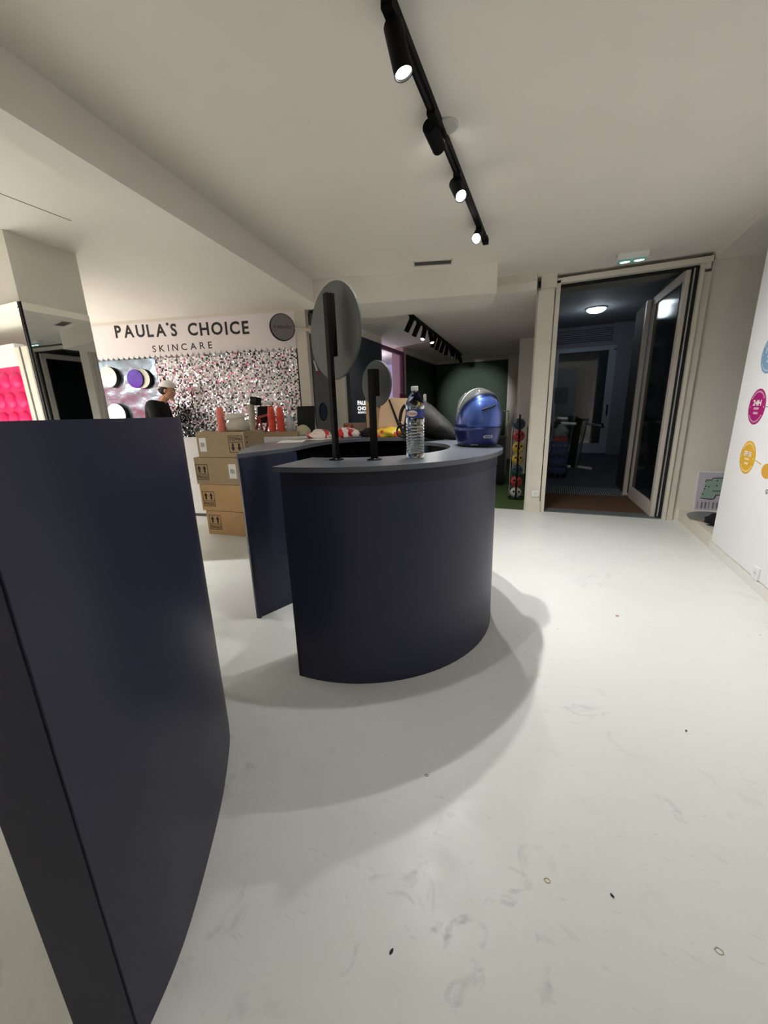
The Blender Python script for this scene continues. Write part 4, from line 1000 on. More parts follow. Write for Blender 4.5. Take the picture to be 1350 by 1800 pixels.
MB().box((0.0, -0.003, 0.0), (0.14, 0, 0.03), Mx).build('blue_band', mat('blue_print', rgb(60, 70, 110), 0.6), bk)
# papers
for (a, b, c, d, lab) in ((470, 771, 520, 769, 'white sheet of paper on the left end of the rear counter top'), (505, 772, 548, 768, 'white sheet of paper nearer the crumpled white snack bag')):
    P0, P1 = ctp(a, b), ctp(c, d)
    ctr_ = (P0+P1)/2; ctr_.z = ZT
    if a == 470: ctr_ = Vector((-1.92, 2.62, ZT)); an = 0.5
    else: ctr_ = Vector((-1.79, 2.88, ZT)); an = -0.2
    Mx = Matrix.Translation(ctr_+Vector((0, 0, 0.001 if a == 470 else 0.003))) @ Matrix.Rotation(an, 4, 'Z')
    tag(MB().box((-0.10, -0.14, 0), (0.10, 0.14, 0.0015), Mx).build('paper_sheet', M_paper), lab, 'paper', 'papers on the rear counter')
# open cardboard carton behind
oc = thing('open_carton', (-1.18, 3.25, ZT), 'open cardboard carton with raised flaps behind the shorter mirror', 'box')
def ctp2(px, py, y): return at(px, py, y=y)
q = [at(660, 763, y=3.30), at(722, 763, y=3.30), at(722, 700, y=3.30), at(672, 699, y=3.30)]
M_litcard = mat('light_cardboard', rgb(255, 222, 185), 0.8, noise=0.03)  # cardboard lightened, spotlight on it put into the colour
def plate(name, pts, t, m, parent):
    P = [Vector(p) for p in pts]; n = (P[1]-P[0]).cross(P[2]-P[0]).normalized()*t
    mb = MB(); a = [mb.bm.verts.new(p) for p in P]; b = [mb.bm.verts.new(p+n) for p in P]; k = len(P)
    mb.bm.faces.new(a); mb.bm.faces.new(list(reversed(b)))
    for i in range(k): mb.bm.faces.new((a[i], a[(i+1) % k], b[(i+1) % k], b[i]))
    return mb.build(name, m, parent)
q[0].z = ZT+0.004; q[1].z = ZT+0.004
plate('back_panel', q, 0.005, M_litcard, oc)
f_ = [at(646, 763, y=3.22), at(664, 763, y=3.30), at(668, 718, y=3.30), at(642, 702, y=3.22)]
f_[0].z = ZT+0.004; f_[1].z = ZT+0.004
plate('side_flap', f_, 0.005, M_card, oc)
plate('front_flap', [at(682, 702, y=3.285), at(685, 702, y=3.285), at(707, 757, y=3.20), at(702, 758, y=3.20)], 0.006, M_blackm, oc)

# black backpack
bk = thing('backpack', (-0.72, 2.98, ZT), 'slumped black backpack on the counter behind the water bottle', 'backpack')
secs = []
A_, B_ = at(712, 762, y=2.95), at(805, 762, y=2.78)
for i in range(13):
    t = i/12; c = A_.lerp(B_, t)
    hz = [0.05, 0.115, 0.145, 0.15, 0.142, 0.135, 0.125, 0.112, 0.098, 0.082, 0.066, 0.045, 0.015][i]
    wy = [0.05, 0.09, 0.11, 0.12, 0.12, 0.12, 0.115, 0.11, 0.10, 0.09, 0.07, 0.05, 0.02][i]
    ring = []
    for k in range(20):
        a = 2*math.pi*k/20; w_ = 1+0.05*math.sin(5*a+i*1.3)
        zz = hz+hz*math.sin(a)*w_
        ring.append(Vector((c.x, c.y+wy*math.cos(a)*w_, ZT+0.001+max(0, zz))))
    secs.append(ring)
M_bag = mat('backpack_nylon', rgb(9, 9, 10), 0.7, noise=0.2, nscale=12, bump=0.5, bscale=18)
MB().ring_loft(secs, True).build('body', M_bag, bk, smooth=True)
lp = [at(px, py, y=2.84) for px, py in ((712, 712), (706, 722), (703, 740), (706, 755), (712, 764))]
MB().path(spline(lp, 4), 0.013).build('side_pocket', M_bag, bk, smooth=True)
lp = spline([at(px, py, y=2.80) for px, py in ((712, 748), (703, 748), (698, 756), (700, 765), (710, 768), (718, 763))], 5)
MB().path(lp, 0.008).build('strap', M_bag, bk, smooth=True)
pz = at(747, 700, y=2.92)
tag(MB().lathe([(0.010, -0.09), (0.012, -0.05), (0.012, 0.022), (0.009, 0.03)], 16, Matrix.Translation((pz.x, pz.y, pz.z))).build('metal_flask', M_silver, smooth=True), 'thin silver tube sticking up from the black backpack', 'tube')

# ================================================================== BACK ROOM
cart = thing('black_case', at(873, 850, z=0), 'tall black wheeled case with a handle behind the helmet', 'suitcase')
cpos = cart.location.copy()
MB().box((-0.22, -0.15, 0.03), (0.13, 0.15, 0.80), Matrix.Translation((cpos.x, cpos.y, 0)), 0.03).build('body', M_dark, cart)
hx = cpos.x+0.13
MB().path(spline([(hx-0.16, cpos.y, 0.8), (hx-0.16, cpos.y, 1.16), (hx-0.13, cpos.y, 1.2), (hx-0.02, cpos.y, 1.2), (hx+0.01, cpos.y, 1.16), (hx+0.01, cpos.y, 0.8)], 4), 0.010).build('handle', M_silver, cart, smooth=True)
for sx in (-0.17, 0.09): MB().tube((cpos.x+sx, cpos.y-0.16, 0.03), (cpos.x+sx, cpos.y-0.13, 0.03), 0.03).build('wheel', M_blackm, cart)
rk = thing('ball_rack', (-0.42, 5.68, 0), 'slim black stand holding a column of coloured exercise balls', 'rack')
rc = at(907, 876, z=0)
MB().path([Vector((rc.x+0.11*math.cos(a*0.35), rc.y+0.11*math.sin(a*0.35), 0.012)) for a in range(18)], 0.008, closed=True).build('base_ring', M_black, rk, smooth=True)
MB().tube((rc.x, rc.y-0.10, 0.01), (rc.x+0.0, rc.y-0.10, 1.16), 0.011).build('pole', M_black, rk)
MB().tube((rc.x, rc.y+0.10, 0.01), (rc.x-0.0, rc.y+0.10, 1.0), 0.008).build('pole', M_black, rk)
MB().tube((rc.x-0.10, rc.y, 0.01), (rc.x-0.10, rc.y, 1.0), 0.006).build('pole', M_silver, rk)
MB().tube((rc.x+0.10, rc.y, 0.01), (rc.x+0.10, rc.y, 1.0), 0.006).build('pole', M_black, rk)
balls = [(862, 'white', rgb(200, 196, 190)), (848, 'lower red', rgb(176, 60, 60)), (832, 'lower blue', rgb(44, 84, 96)), (815, 'lower yellow', rgb(190, 160, 50)), (797, 'upper yellow', rgb(196, 164, 56)), (779, 'upper red', rgb(170, 44, 44)), (760, 'topmost dark blue', rgb(30, 56, 78))]
for i, (py, cn, c_) in enumerate(balls):
    z = 0.085+i*0.158
    t = thing('exercise_ball', (rc.x, rc.y, z), '%s exercise ball in the column on the black stand' % cn, 'ball', 'exercise balls')
    MB().sph((rc.x-0.01, rc.y, z), 0.078).build('ball', mat('ball_'+cn.replace(' ', '_'), c_, 0.5, noise=0.05), t, smooth=True)
    for k in range(3):
        v = Vector((0.2+0.5*(k-1), -0.9, 0.35-0.4*(k % 2))).normalized()
        MB().sph(Vector((rc.x-0.01, rc.y, z))+v*0.074, 0.016, u=10, v=6).build('dimple', M_blackm, t)
# umbrella-like sticks behind
stx = thing('foam_roller_stand', (rc.x-0.05, rc.y+0.5, 0), 'thin upright metal rods behind the column of balls', 'rods')
for k in range(3): MB().tube((rc.x-0.12+k*0.035, rc.y+0.6, 0.01), (rc.x-0.12+k*0.035, rc.y+0.6, 1.28), 0.006).build('rod', M_silver, stx)
MB().box((rc.x-0.15, rc.y+0.57, 0), (rc.x-0.02, rc.y+0.63, 0.02)).build('foot', M_black, stx)

# red sign and lamp in the lilac room
tag(MB().box((-2.73, 7.28, 1.34), (-2.72, 7.62, 1.58)).build('red_notice', mat('crimson', rgb(150, 22, 60), 0.5, noise=0.05)), 'small crimson notice on the mauve window post', 'notice')
lt_ = thing('ceiling_lamp', (-4.2, 8.6, ZL), 'small bright ceiling lamp in the lilac room', 'lamp')
MB().lathe([(0.07, ZL-0.02), (0.08, ZL)], 20, Matrix.Translation((-3.9, 9.0, 0))).build('diffuser', M_lens, lt_)
l = lamp('lilac_light', (-3.9, 8.0, ZL-0.15), (0, 0, -1), P_PINK, color=(0.92, 0.86, 1.0), kind='POINT', size=0.08); l.parent = lt_; l.matrix_parent_inverse = parent_inv(lt_)

# ================================================================== LOBBY THINGS
fb = thing('folding_table', (0.45, 7.9, 0.14), 'folded black table on a silver stand in the lobby', 'table')
def lb(px, py, y): return at(px, py, y=y)
Y_ = 7.6
zf = 0.11
def slab(a, b, w, t, m, name):
    """bar from a to b"""
    d = (b-a).normalized(); return MB().path([a, b], w, 4).build(name, m, fb)
plate('tabletop', [lb(996, 820, Y_), lb(1009, 822, Y_), lb(1024, 738, Y_), lb(1012, 731, Y_)], 0.05, M_blackm, fb)
MB().path([lb(1012, 822, Y_-0.06), lb(1030, 742, Y_-0.06)], 0.026, 10).build('stand_post', M_silver, fb)
MB().path([lb(986, 744, Y_-0.06), lb(1013, 745, Y_-0.06)], 0.022, 8).build('arm', M_white, fb)
MB().path([lb(1032, 745, Y_-0.06), lb(1058, 748, Y_-0.06)], 0.018, 8).build('arm', M_silver, fb)
MB().path([lb(980, 735, Y_+0.1), lb(998, 736, Y_+0.1)], 0.02, 8).build('arm', M_white, fb)
MB().path([lb(1058, 744, Y_-0.06), lb(1060, 752, Y_-0.06)], 0.02, 8).build('arm_cap', M_blackm, fb)
MB().path([lb(994, 819, Y_-0.06), lb(1003, 820, Y_-0.06)], 0.026, 8).build('foot', M_white, fb)
MB().path([lb(1015, 820, Y_-0.06), lb(1040, 824, Y_-0.06)], 0.024, 8).build('foot', M_white, fb)
M_crate = mat('blue_crate', rgb(44, 70, 118), 0.5, noise=0.08)
cb = at(979, 842, z=0.01)
cratename = ['bottom', 'second', 'third', 'topmost']
for k in range(4):
    t = thing('crate', (cb.x, cb.y, k*0.165), '%s blue plastic crate of the stack just inside the lobby' % cratename[k], 'crate', 'blue crates')
    z0 = k*0.165+0.012; M0 = Matrix.Translation((cb.x, cb.y, z0))
    MB().box((-0.14, -0.12, 0.0), (0.14, 0.12, 0.02), M0).build('base', M_crate, t)
    mb = MB()
    for (a, b, c, d) in ((-0.14, -0.12, 0.14, -0.105), (-0.14, 0.105, 0.14, 0.12), (-0.14, -0.12, -0.125, 0.12), (0.125, -0.12, 0.14, 0.12)):
        mb.box((a, b, 0.02), (c, d, 0.05), M0); mb.box((a, b, 0.12), (c, d, 0.16), M0)
    for x in (-0.14, -0.05, 0.035, 0.125): mb.box((x, -0.12, 0.05), (x+0.015, -0.105, 0.12), M0); mb.box((x, 0.105, 0.05), (x+0.015, 0.12, 0.12), M0)
    mb.build('slatted_wall', M_crate, t)
z0 = 4*0.165+0.012
tag(MB().box((cb.x-0.10, cb.y-0.10, z0-0.004), (cb.x+0.12, cb.y+0.08, z0+0.07), bev=0.008).build('red_pack', mat('red_pack', rgb(150, 30, 36), 0.5, noise=0.1)), 'dark red pack on top of the blue crates', 'pack')
blob('clear_bag', (cb.x+0.0, cb.y, z0+0.07+0.07), (0.12, 0.09, 0.12), mat('bottle_bag', rgb(150, 160, 165), 0.15, alpha=0.7, noise=0.3, nscale=20), 'clear bag of empty bottles on the red pack in the lobby', 'bag', 0.18, 41)
blob('hanging_coat', (cb.x-0.20, cb.y+0.02, z0+0.16), (0.05, 0.06, 0.16), mat('rust_cloth', rgb(104, 60, 50), 0.8, noise=0.3), 'rust coloured cloth bundle left of the clear bag of bottles', 'cloth', 0.15, 43)

# ================================================================== EXIT LIGHT, GRILLE, DETECTOR, SOCKETS
ec = at(1112, 450, z=C-0.02)
el = thing('emergency_light', (ec.x, ec.y, C), 'white emergency exit light glowing green on the ceiling above the door', 'lamp')
Me = Matrix.Translation((ec.x, ec.y, 0)) @ Matrix.Rotation(0.03, 4, 'Z')
MB().box((-0.125, -0.05, C-0.05), (0.125, 0.05, C), Me, 0.006).build('housing', M_white, el)
MB().box((-0.115, -0.04, C-0.066), (0.115, 0.045, C-0.05), Me, 0.004).build('diffuser', mat('exit_green', rgb(110, 150, 135), 0.3, emit=(0.25, 0.7, 0.55, 1), estr=0.12), el)
for sx in (-0.06, 0.055): MB().sph(Me @ Vector((sx, -0.015, C-0.068)), (0.042, 0.018, 0.006)).build('led', mat('exit_led', rgb(230, 255, 250), 0.3, emit=(0.75, 1, 0.92, 1), estr=2.2), el, smooth=True)
g0, g1, g2, g3 = at(725, 459, z=C), at(795, 455, z=C), at(797, 463, z=C), at(727, 468, z=C)
gc = (g0+g1+g2+g3)/4; gd = ((g1-g0)+(g2-g3)).normalized(); ga = math.atan2(gd.y, gd.x)
gl = thing('air_grille', (gc.x, gc.y, C), 'slim slotted air grille in the ceiling before the duct', 'grille')
Mx = Matrix.Translation((gc.x, gc.y, 0)) @ Matrix.Rotation(ga, 4, 'Z')
gwid, gdep = (g1-g0).length/2, (g3-g0).length/2
mb = MB(); mb.box((-gwid, -gdep, C-0.008), (gwid, -gdep+0.012, C), Mx); mb.box((-gwid, gdep-0.012, C-0.008), (gwid, gdep, C), Mx); mb.box((-gwid, -gdep, C-0.008), (-gwid+0.012, gdep, C), Mx); mb.box((gwid-0.012, -gdep, C-0.008), (gwid, gdep, C), Mx); mb.build('frame', M_trimw, gl)
MB().box((-gwid+0.012, -gdep+0.012, C-0.002), (gwid-0.012, gdep-0.012, C), Mx).build('slot', mat('grille_dark', rgb(96, 92, 86), 0.6), gl)
for k in range(5):
    y = -gdep+0.02+k*(2*gdep-0.04)/5
    MB().box((-gwid+0.012, y, C-0.006), (gwid-0.012, y+0.006, C-0.002), Mx).build('slat', M_discb, gl)
dc = at(792, 222, z=C-0.01)
sd_ = thing('ceiling_disc', (dc.x, dc.y, C), 'flat round cover on the ceiling beside the track', 'detector')
MB().lathe([(0.052, C-0.012), (0.058, C-0.008), (0.058, C)], 32, Matrix.Translation((dc.x-0.02, dc.y, 0))).build('cover', mat('disc_grey', rgb(196, 192, 184), 0.6), sd_)
def socket(M, label, w=0.075):
    t = thing('wall_socket', M.to_translation(), label, 'socket')
    flat('plate', M, rect(-w/2, -w/2, w/2, w/2), M_white, t, 0.012)
    flat('recess', M @ Matrix.Translation((0, 0, 0.012)), circle(0, 0, w*0.33), mat('socket_grey', rgb(222, 222, 220), 0.5), t, 0.001)
    flat('pin_hole', M @ Matrix.Translation((-0.009, 0, 0.013)), circle(0, 0, 0.003, n=10), M_blackm, t, 0.001)
    flat('pin_hole', M @ Matrix.Translation((0.009, 0, 0.013)), circle(0, 0, 0.003, n=10), M_blackm, t, 0.001)
    return t
sp_ = at(1327, 1025, x=XW)
socket(basis((XW, sp_.y, sp_.z+0.075), (0, -1, 0), (0, 0, 1)), 'white double socket low on the right wall panel', 0.085)
sp_ = at(941, 867, y=4.93)
s_ = socket(basis((sp_.x, 4.925, sp_.z), (1, 0, 0), (0, 0, 1)), 'cream socket at the foot of the pilaster left of the door', 0.08)

# ================================================================== WALL STICKERS
def sticker(px, py, rr, col, top, label, pxr):
    c = at(px, py, x=XW); t = thing('round_sticker', (XW, c.y, c.z), label, 'sticker', 'round stickers on the white wall')
    Mx = basis((XW-0.0005, c.y, c.z), (0, -1, 0), (0, 0, 1))
    m_ = mat('sticker_'+top[:2], col, 0.5, noise=0.02)
    dk = flat('disc', Mx, circle(0, 0, rr, n=48), m_, t, 0.001)
    mp_ = mat('sticker_print_'+top[:2], tuple(0.55*a+0.45 for a in col[:3])+(1,), 0.5)
    text('lettering', top, Mx @ Matrix.Translation((-rr*0.5, rr*0.06, 0.001)), rr*1.0, rr*0.32, M_paper, dk, bold=0.03)
    for k, (w, y) in enumerate(((0.62, -0.16), (0.55, -0.42))):
        nb = 5; bw = rr*w/nb
        for q in range(nb): flat('small_print', Mx @ Matrix.Translation((-rr*w/2+q*bw, rr*y, 0.001)), rect(0, 0, bw*0.78, rr*0.13), mp_, dk, 0.0006)
    for a0 in (35, 215):
        for k in range(13):
            a = math.radians(a0+k*9); 
            v = [(rr*q*math.cos(a+da), rr*q*math.sin(a+da)) for q, da in ((0.80, 0), (0.80, 0.09), (0.89, 0.09), (0.89, 0))]
            flat('ring_print', Mx @ Matrix.Translation((0, 0, 0.001)), v, mp_, dk, 0.0006)
    for sx in (-1, 1): flat('dot', Mx @ Matrix.Translation((sx*rr*0.82, 0, 0.001)), circle(0, 0, rr*0.035, n=10), M_paper, dk, 0.0006)
    return t, c
r24 = (at(1331, 684, x=XW).z-at(1329, 747, x=XW).z)/2
t24, c24 = sticker(1330.5, 715, r24, rgb(166, 22, 110), '24H', 'magenta 24H round sticker between the blue and the yellow ones', 0)
r50 = (at(1315, 774, x=XW).z-at(1313, 834, x=XW).z)/2
t50, c50 = sticker(1314, 804, r50, rgb(222, 172, 52), 'SPF 50', 'yellow SPF 50 round sticker, lowest of the three', 0)
cb_ = at(1352, 622, x=XW)
t10, c10 = sticker(1355, 622, r24*1.02, rgb(124, 158, 190), '100%', 'blue round sticker, highest of the three, cut by the frame', 0)
y_ = c24.y-r24
flat('leader_line', basis((XW-0.0005, y_, c24.z), (0, -1, 0), (0, 0, 1)), rect(0, -0.002, 0.25, 0.002), M_ink, t24, 0.001)
M_gold = mat('gold_print', rgb(214, 160, 60), 0.5)
flat('leader_line', basis((XW-0.0005, c50.y-r50, c50.z-0.004), (0, -1, 0), (0, 0, 1)), [(0, -0.002), (0.10, -0.022), (0.10, -0.014), (0, 0.002)], M_gold, t50, 0.001)
gg = at(1338, 824, x=XW)
pr = thing('printed_picture', (XW, gg.y, gg.z), 'yellow printed picture cut by the right edge of the frame', 'print')
flat('print', basis((XW-0.0005, gg.y-0.02, gg.z-0.035), (0, -1, 0), (0, 0, 1)), circle(0.06, 0.03, 0.07, 0.05), M_gold, pr, 0.001)
lg = at(1346, 868, x=XW)
wt = thing('wall_lettering', (XW, lg.y, lg.z), 'black letter at the right edge below the yellow sticker', 'lettering')
text('lettering', 'G', basis((XW-0.0005, lg.y+0.004, lg.z), (0, -1, 0), (0, 0, 1)), 0.026, 0.032, M_ink, wt, bold=0.02)

# ================================================================== ALCOVE THINGS
ZG = 0.13
po = thing('floor_plan_poster', (1.56, 4.96, ZG), 'white framed floor plan leaning at the back of the alcove ledge', 'poster')
a = at(1217, 895, y=4.93); a.z = ZG+0.002
Mx = basis((a.x, 4.93, ZG+0.002), (1, 0, 0), (0, 0.08, 1)); pw, ph2 = 0.50, 0.42
flat('backing', Mx, rect(0, 0, pw, ph2), M_white, po, 0.012)
flat('sheet', Mx @ Matrix.Translation((0, 0, 0.012)), rect(0.012, 0.012, pw-0.012, ph2-0.012), mat('plan_sheet', rgb(196, 192, 204), 0.3, noise=0.02), po, 0.001)
def pl_(pts): return [(x*pw, y*ph2) for x, y in pts]
plan = pl_([(0.10, 0.33), (0.28, 0.31), (0.33, 0.42), (0.42, 0.45), (0.42, 0.38), (0.55, 0.40), (0.62, 0.88), (0.30, 0.84), (0.28, 0.79), (0.17, 0.79), (0.15, 0.68)])
M_plan = mat('plan_green', rgb(150, 176, 160), 0.5, noise=0.03)
flat('plan', Mx @ Matrix.Translation((0, 0, 0.013)), plan, M_plan, po, 0.0008)
def line(parent, M, pts, w, m, name='plan_line'):
    mb = MB()
    for (x0, y0), (x1, y1) in zip(pts, pts[1:]):
        d = Vector((x1-x0, y1-y0)); n = Vector((-d.y, d.x)).normalized()*w/2
        mb.prism([(x0-n.x, y0-n.y), (x1-n.x, y1-n.y), (x1+n.x, y1+n.y), (x0+n.x, y0+n.y)], 0, 0.0008)
    bmesh.ops.transform(mb.bm, matrix=M, verts=mb.bm.verts[:]); return mb.build(name, m, parent)
ML = Mx @ Matrix.Translation((0, 0, 0.014))
line(po, ML, pl_([(0.15, 0.73), (0.16, 0.79), (0.25, 0.79), (0.27, 0.84), (0.50, 0.85), (0.52, 0.89), (0.62, 0.88)]), 0.007, M_ink)
line(po, ML, pl_([(0.10, 0.33), (0.28, 0.31), (0.33, 0.33), (0.35, 0.42), (0.60, 0.44)]), 0.008, M_ink)
line(po, ML, pl_([(0.28, 0.52), (0.44, 0.53), (0.44, 0.44)]), 0.006, M_ink)
for x, y in ((0.12, 0.42), (0.14, 0.55), (0.15, 0.62), (0.2, 0.61), (0.33, 0.64), (0.33, 0.76)):
    flat('plan_mark', ML, [(x*pw+q[0], y*ph2+q[1]) for q in rect(0, 0, 0.010, 0.013)], M_ink, po, 0.0008)
M_pp = mat('plan_print', rgb(128, 120, 130), 0.6)
for k in range(14):
    flat('legend_line', ML, rect(0.03+k*0.032, 0.03, 0.03+k*0.032+(0.014 if k % 3 else 0.006), 0.10), M_pp, po, 0.0006)
dp = at(1240, 908, z=ZG+0.01)
pt_ = thing('round_plate', (1.56, 4.62, ZG), 'flat round grey disc with a wooden edge lying on the alcove ledge', 'disc')
dcx, dcy = 1.55, 4.62
MB().lathe([(0.21, ZG+0.001), (0.215, ZG+0.004), (0.215, ZG+0.012)], 48, Matrix.Translation((dcx, dcy, 0))).build('wooden_edge', mat('edge_wood', rgb(150, 112, 88), 0.5, noise=0.1), pt_)
MB().lathe([(0.218, ZG+0.012), (0.218, ZG+0.018), (0.215, ZG+0.020)], 48, Matrix.Translation((dcx, dcy, 0))).build('grey_top', mat('plate_grey', rgb(112, 116, 118), 0.35, noise=0.05), pt_)
blob('shoulder_bag', (1.50, 4.36, ZG+0.02+0.035), (0.11, 0.08, 0.055), M_cloth, 'black soft bag lying against the grey disc on the ledge', 'bag', 0.12, 51)

# ================================================================== PINK WALL, SEEN IN THE MIRROR
PY = 0.30; PV = 2*1.872-PY       # the panel's plane and where the mirror shows it
ptop = at(20, 645, y=PV).z; pxr = at(50, 700, y=PV).x
pk = thing('dome_panel', (pxr-1.2, PY, 0), 'hot pink panel of rounded domes reflected in the column mirror', 'panel')
MB().box((pxr-2.6, PY-0.08, 0.2), (pxr, PY, ptop)).build('board', M_pink, pk)
base = None
for i in range(9):
    for j in range(6):
        x = pxr-0.17-i*0.29+(0.03 if j % 2 else 0.0); z = ptop-0.19-j*0.28
        if base is None:
            o = MB().sph((0, 0, 0), (0.11, 0.08, 0.12), u=18, v=10).build('dome', M_pink, pk, smooth=True); base = o
        else:
            o = base.copy(); COL.objects.link(o)
        o.location = (x, PY, z)
MB().box((pxr+0.01, PY-0.1, 0), (pxr+0.30, PY+0.02, 2.3)).build('side_frame', M_trimw, pk)
MB().box((pxr+0.13, PY+0.02, 0), (pxr+0.16, PY+0.03, 2.3)).build('frame_groove', M_grey, pk)
MB().box((pxr-2.6, PY-0.1, ptop), (pxr+0.01, PY+0.02, ptop+0.3)).build('top_frame', M_panelw, pk)

# ================================================================== PERSON
pc = at(268, 700, plane=(WA+WN*0.38, WN)); zt_ = at(288, 669, plane=(WA+WN*0.38, WN)).z

Lh = zt_; 
pe = thing('person', (pc.x, pc.y, 0), 'person in black top and backwards white cap, seen in profile before the sequins', 'person')
fx = Vector((0.80, 0.50, 0)).normalized(); fy = Vector((-fx.y, fx.x, 0))
K = Lh/1.705
Mp = Matrix(((fx.x*K, fy.x*K, 0, pc.x-0.05), (fx.y*K, fy.y*K, 0, pc.y), (0, 0, K, 0), (0, 0, 0, 1)))
def skin_obj(name, verts, edges, radii, m, parent, sub=1, root=0, extra=None, vox=None):
    me = bpy.data.meshes.new(name); me.from_pydata([Mp @ Vector(v) for v in verts], edges, [])
    o = bpy.data.objects.new(name, me); COL.objects.link(o)
    md = o.modifiers.new('s', 'SKIN'); md.use_smooth_shade = True
    for i, r in enumerate(radii):
        sv = me.skin_vertices[0].data[i]; r = r if isinstance(r, tuple) else (r, r); sv.radius = (r[0]*K, r[1]*K); sv.use_root = (i == root)
    o.modifiers.new('u', 'SUBSURF').levels = sub; o.modifiers['u'].render_levels = sub
    dg = bpy.context.evaluated_depsgraph_get(); m2 = bpy.data.meshes.new_from_object(o.evaluated_get(dg)); bpy.data.objects.remove(o)
    if extra:
        bm = bmesh.new(); bm.from_mesh(m2)
        for e in extra: e(bm)
        bm.to_mesh(m2); bm.free()
    o = bpy.data.objects.new(name, m2); COL.objects.link(o); m2.materials.clear(); m2.materials.append(m)
    if vox:
        r = o.modifiers.new('r', 'REMESH'); r.mode = 'VOXEL'; r.voxel_size = vox; r.use_smooth_shade = True
        s2 = o.modifiers.new('sm', 'SMOOTH'); s2.factor = 0.5; s2.iterations = 2
    for p in m2.polygons: p.use_smooth = True
    o.parent = parent; o.matrix_parent_inverse = parent_inv(parent)
    return o
# joints: x forward, y left, z up (m, for a 1.74 m figure, bending a little forward)
J = {'pel': (0, 0, .95), 'sp': (.03, 0, 1.12), 'ch': (.08, 0, 1.30), 'nk': (.15, 0, 1.43), 'nk2': (.185, 0, 1.48), 'hd': (.21, 0, 1.53),
     'sl': (.09, .19, 1.40), 'el': (.12, .25, 1.13), 'wl': (.28, .14, .98), 'sr': (.09, -.19, 1.40), 'er': (.12, -.25, 1.13), 'wr': (.28, -.14, .98),
     'hl': (0, .10, .90), 'kl': (.03, .11, .50), 'al': (-.02, .11, .09), 'tl': (.12, .12, .04), 'hr': (0, -.10, .90), 'kr': (.03, -.11, .50), 'ar': (-.02, -.11, .09), 'tr': (.12, -.12, .04)}
names = list(J); ix = {n: i for i, n in enumerate(names)}
E_ = [('pel', 'sp'), ('sp', 'ch'), ('ch', 'nk'), ('nk', 'nk2'), ('nk2', 'hd'), ('ch', 'sl'), ('sl', 'el'), ('el', 'wl'), ('ch', 'sr'), ('sr', 'er'), ('er', 'wr'),
      ('pel', 'hl'), ('hl', 'kl'), ('kl', 'al'), ('al', 'tl'), ('pel', 'hr'), ('hr', 'kr'), ('kr', 'ar'), ('ar', 'tr')]
Rd = {'pel': .12, 'sp': .11, 'ch': .13, 'nk': .062, 'nk2': .056, 'hd': .06, 'sl': .058, 'el': .042, 'wl': .028, 'sr': .058, 'er': .042, 'wr': .028,
      'hl': .085, 'kl': .058, 'al': .038, 'tl': .035, 'hr': .085, 'kr': .058, 'ar': .038, 'tr': .035}
V_ = [J[n] for n in names]; Ed = [(ix[a], ix[b]) for a, b in E_]; Ra = [Rd[n] for n in names]
# fingers
def hand(s):
    w = Vector(J['wl' if s > 0 else 'wr']); out = []
    palm = w+Vector((.075, -s*.02, -.01)); out.append([(w, .026), (palm, .034)])
    for k, (dy, L) in enumerate(((-.03, .070), (-.01, .078), (.01, .072), (.028, .058))):
        b0 = palm+Vector((.025, dy, 0)); out.append([(b0, .0095), (b0+Vector((L*.5, dy*.15, -.006)), .0088), (b0+Vector((L*.85, dy*.2, -.03)), .0075)])
    th0 = w+Vector((.035, -s*.028, 0)); out.append([(th0, .011), (th0+Vector((.03, -s*.025, -.006)), .010), (th0+Vector((.06, -s*.032, -.012)), .008)])
    return out
for s_ in (1, -1):
    for chn in hand(s_):
        st_ = len(V_)
        for i, (p, r) in enumerate(chn):
            V_.append(tuple(p)); Ra.append(r)
            if i: Ed.append((st_+i-1, st_+i))
hc = Vector((.235, 0, 1.580))     # middle of the head
Rh = Matrix.Rotation(math.radians(16), 4, 'Y')
def hp_(v): return Mp @ (hc + (Rh @ Vector(v)))
def headgeo(bm):
    def el(c, r, u=20, v=14):
        bmesh.ops.create_uvsphere(bm, u_segments=u, v_segments=v, radius=1, matrix=Mp @ Matrix.Translation(hc) @ Rh @ Matrix.Translation(c) @ Matrix.Diagonal((*r, 1)))
    el((-.01, 0, .03), (.098, .076, .085)); el((.02, 0, -.03), (.068, .060, .075)); el((.062, 0, -.085), (.030, .030, .026))
    el((.096, 0, -.012), (.020, .013, .016)); el((.088, 0, .008), (.012, .009, .026)); el((.080, 0, -.048), (.016, .024, .007)); el((.079, 0, -.060), (.014, .020, .007))
    el((.074, .0, .032), (.022, .05, .010))
    for s in (1, -1): el((-.005, s*.074, -.005), (.018, .008, .030)); el((.05, s*.042, -.012), (.026, .02, .022))
body = skin_obj('body', V_, Ed, Ra, M_skin, pe, 1, 0, [headgeo], 0.0075)
# clothing: looser skins of their own
tn = ['pel', 'sp', 'ch', 'nk', 'sl', 'el', 'wl', 'sr', 'er', 'wr']; tix = {n: i for i, n in enumerate(tn)}
TE = [(tix[a], tix[b]) for a, b in E_ if a in tix and b in tix]
skin_obj('shirt', [J[n] for n in tn], TE, [{'pel': .150, 'sp': .142, 'ch': .160, 'nk': .078, 'sl': .082, 'el': .062, 'wl': .044, 'sr': .082, 'er': .062, 'wr': .044}[n] for n in tn], M_cloth, pe, 2, 0)
ln2 = ['pel', 'hl', 'kl', 'al', 'hr', 'kr', 'ar']; lix = {n: i for i, n in enumerate(ln2)}
skin_obj('trousers', [J[n] if n != 'pel' else (0, 0, .93) for n in ln2], [(lix[a], lix[b]) for a, b in E_ if a in lix and b in lix], [{'pel': .145, 'hl': .108, 'kl': .078, 'al': .06, 'hr': .108, 'kr': .078, 'ar': .06}[n] for n in ln2], M_blackm, pe, 1, 0)
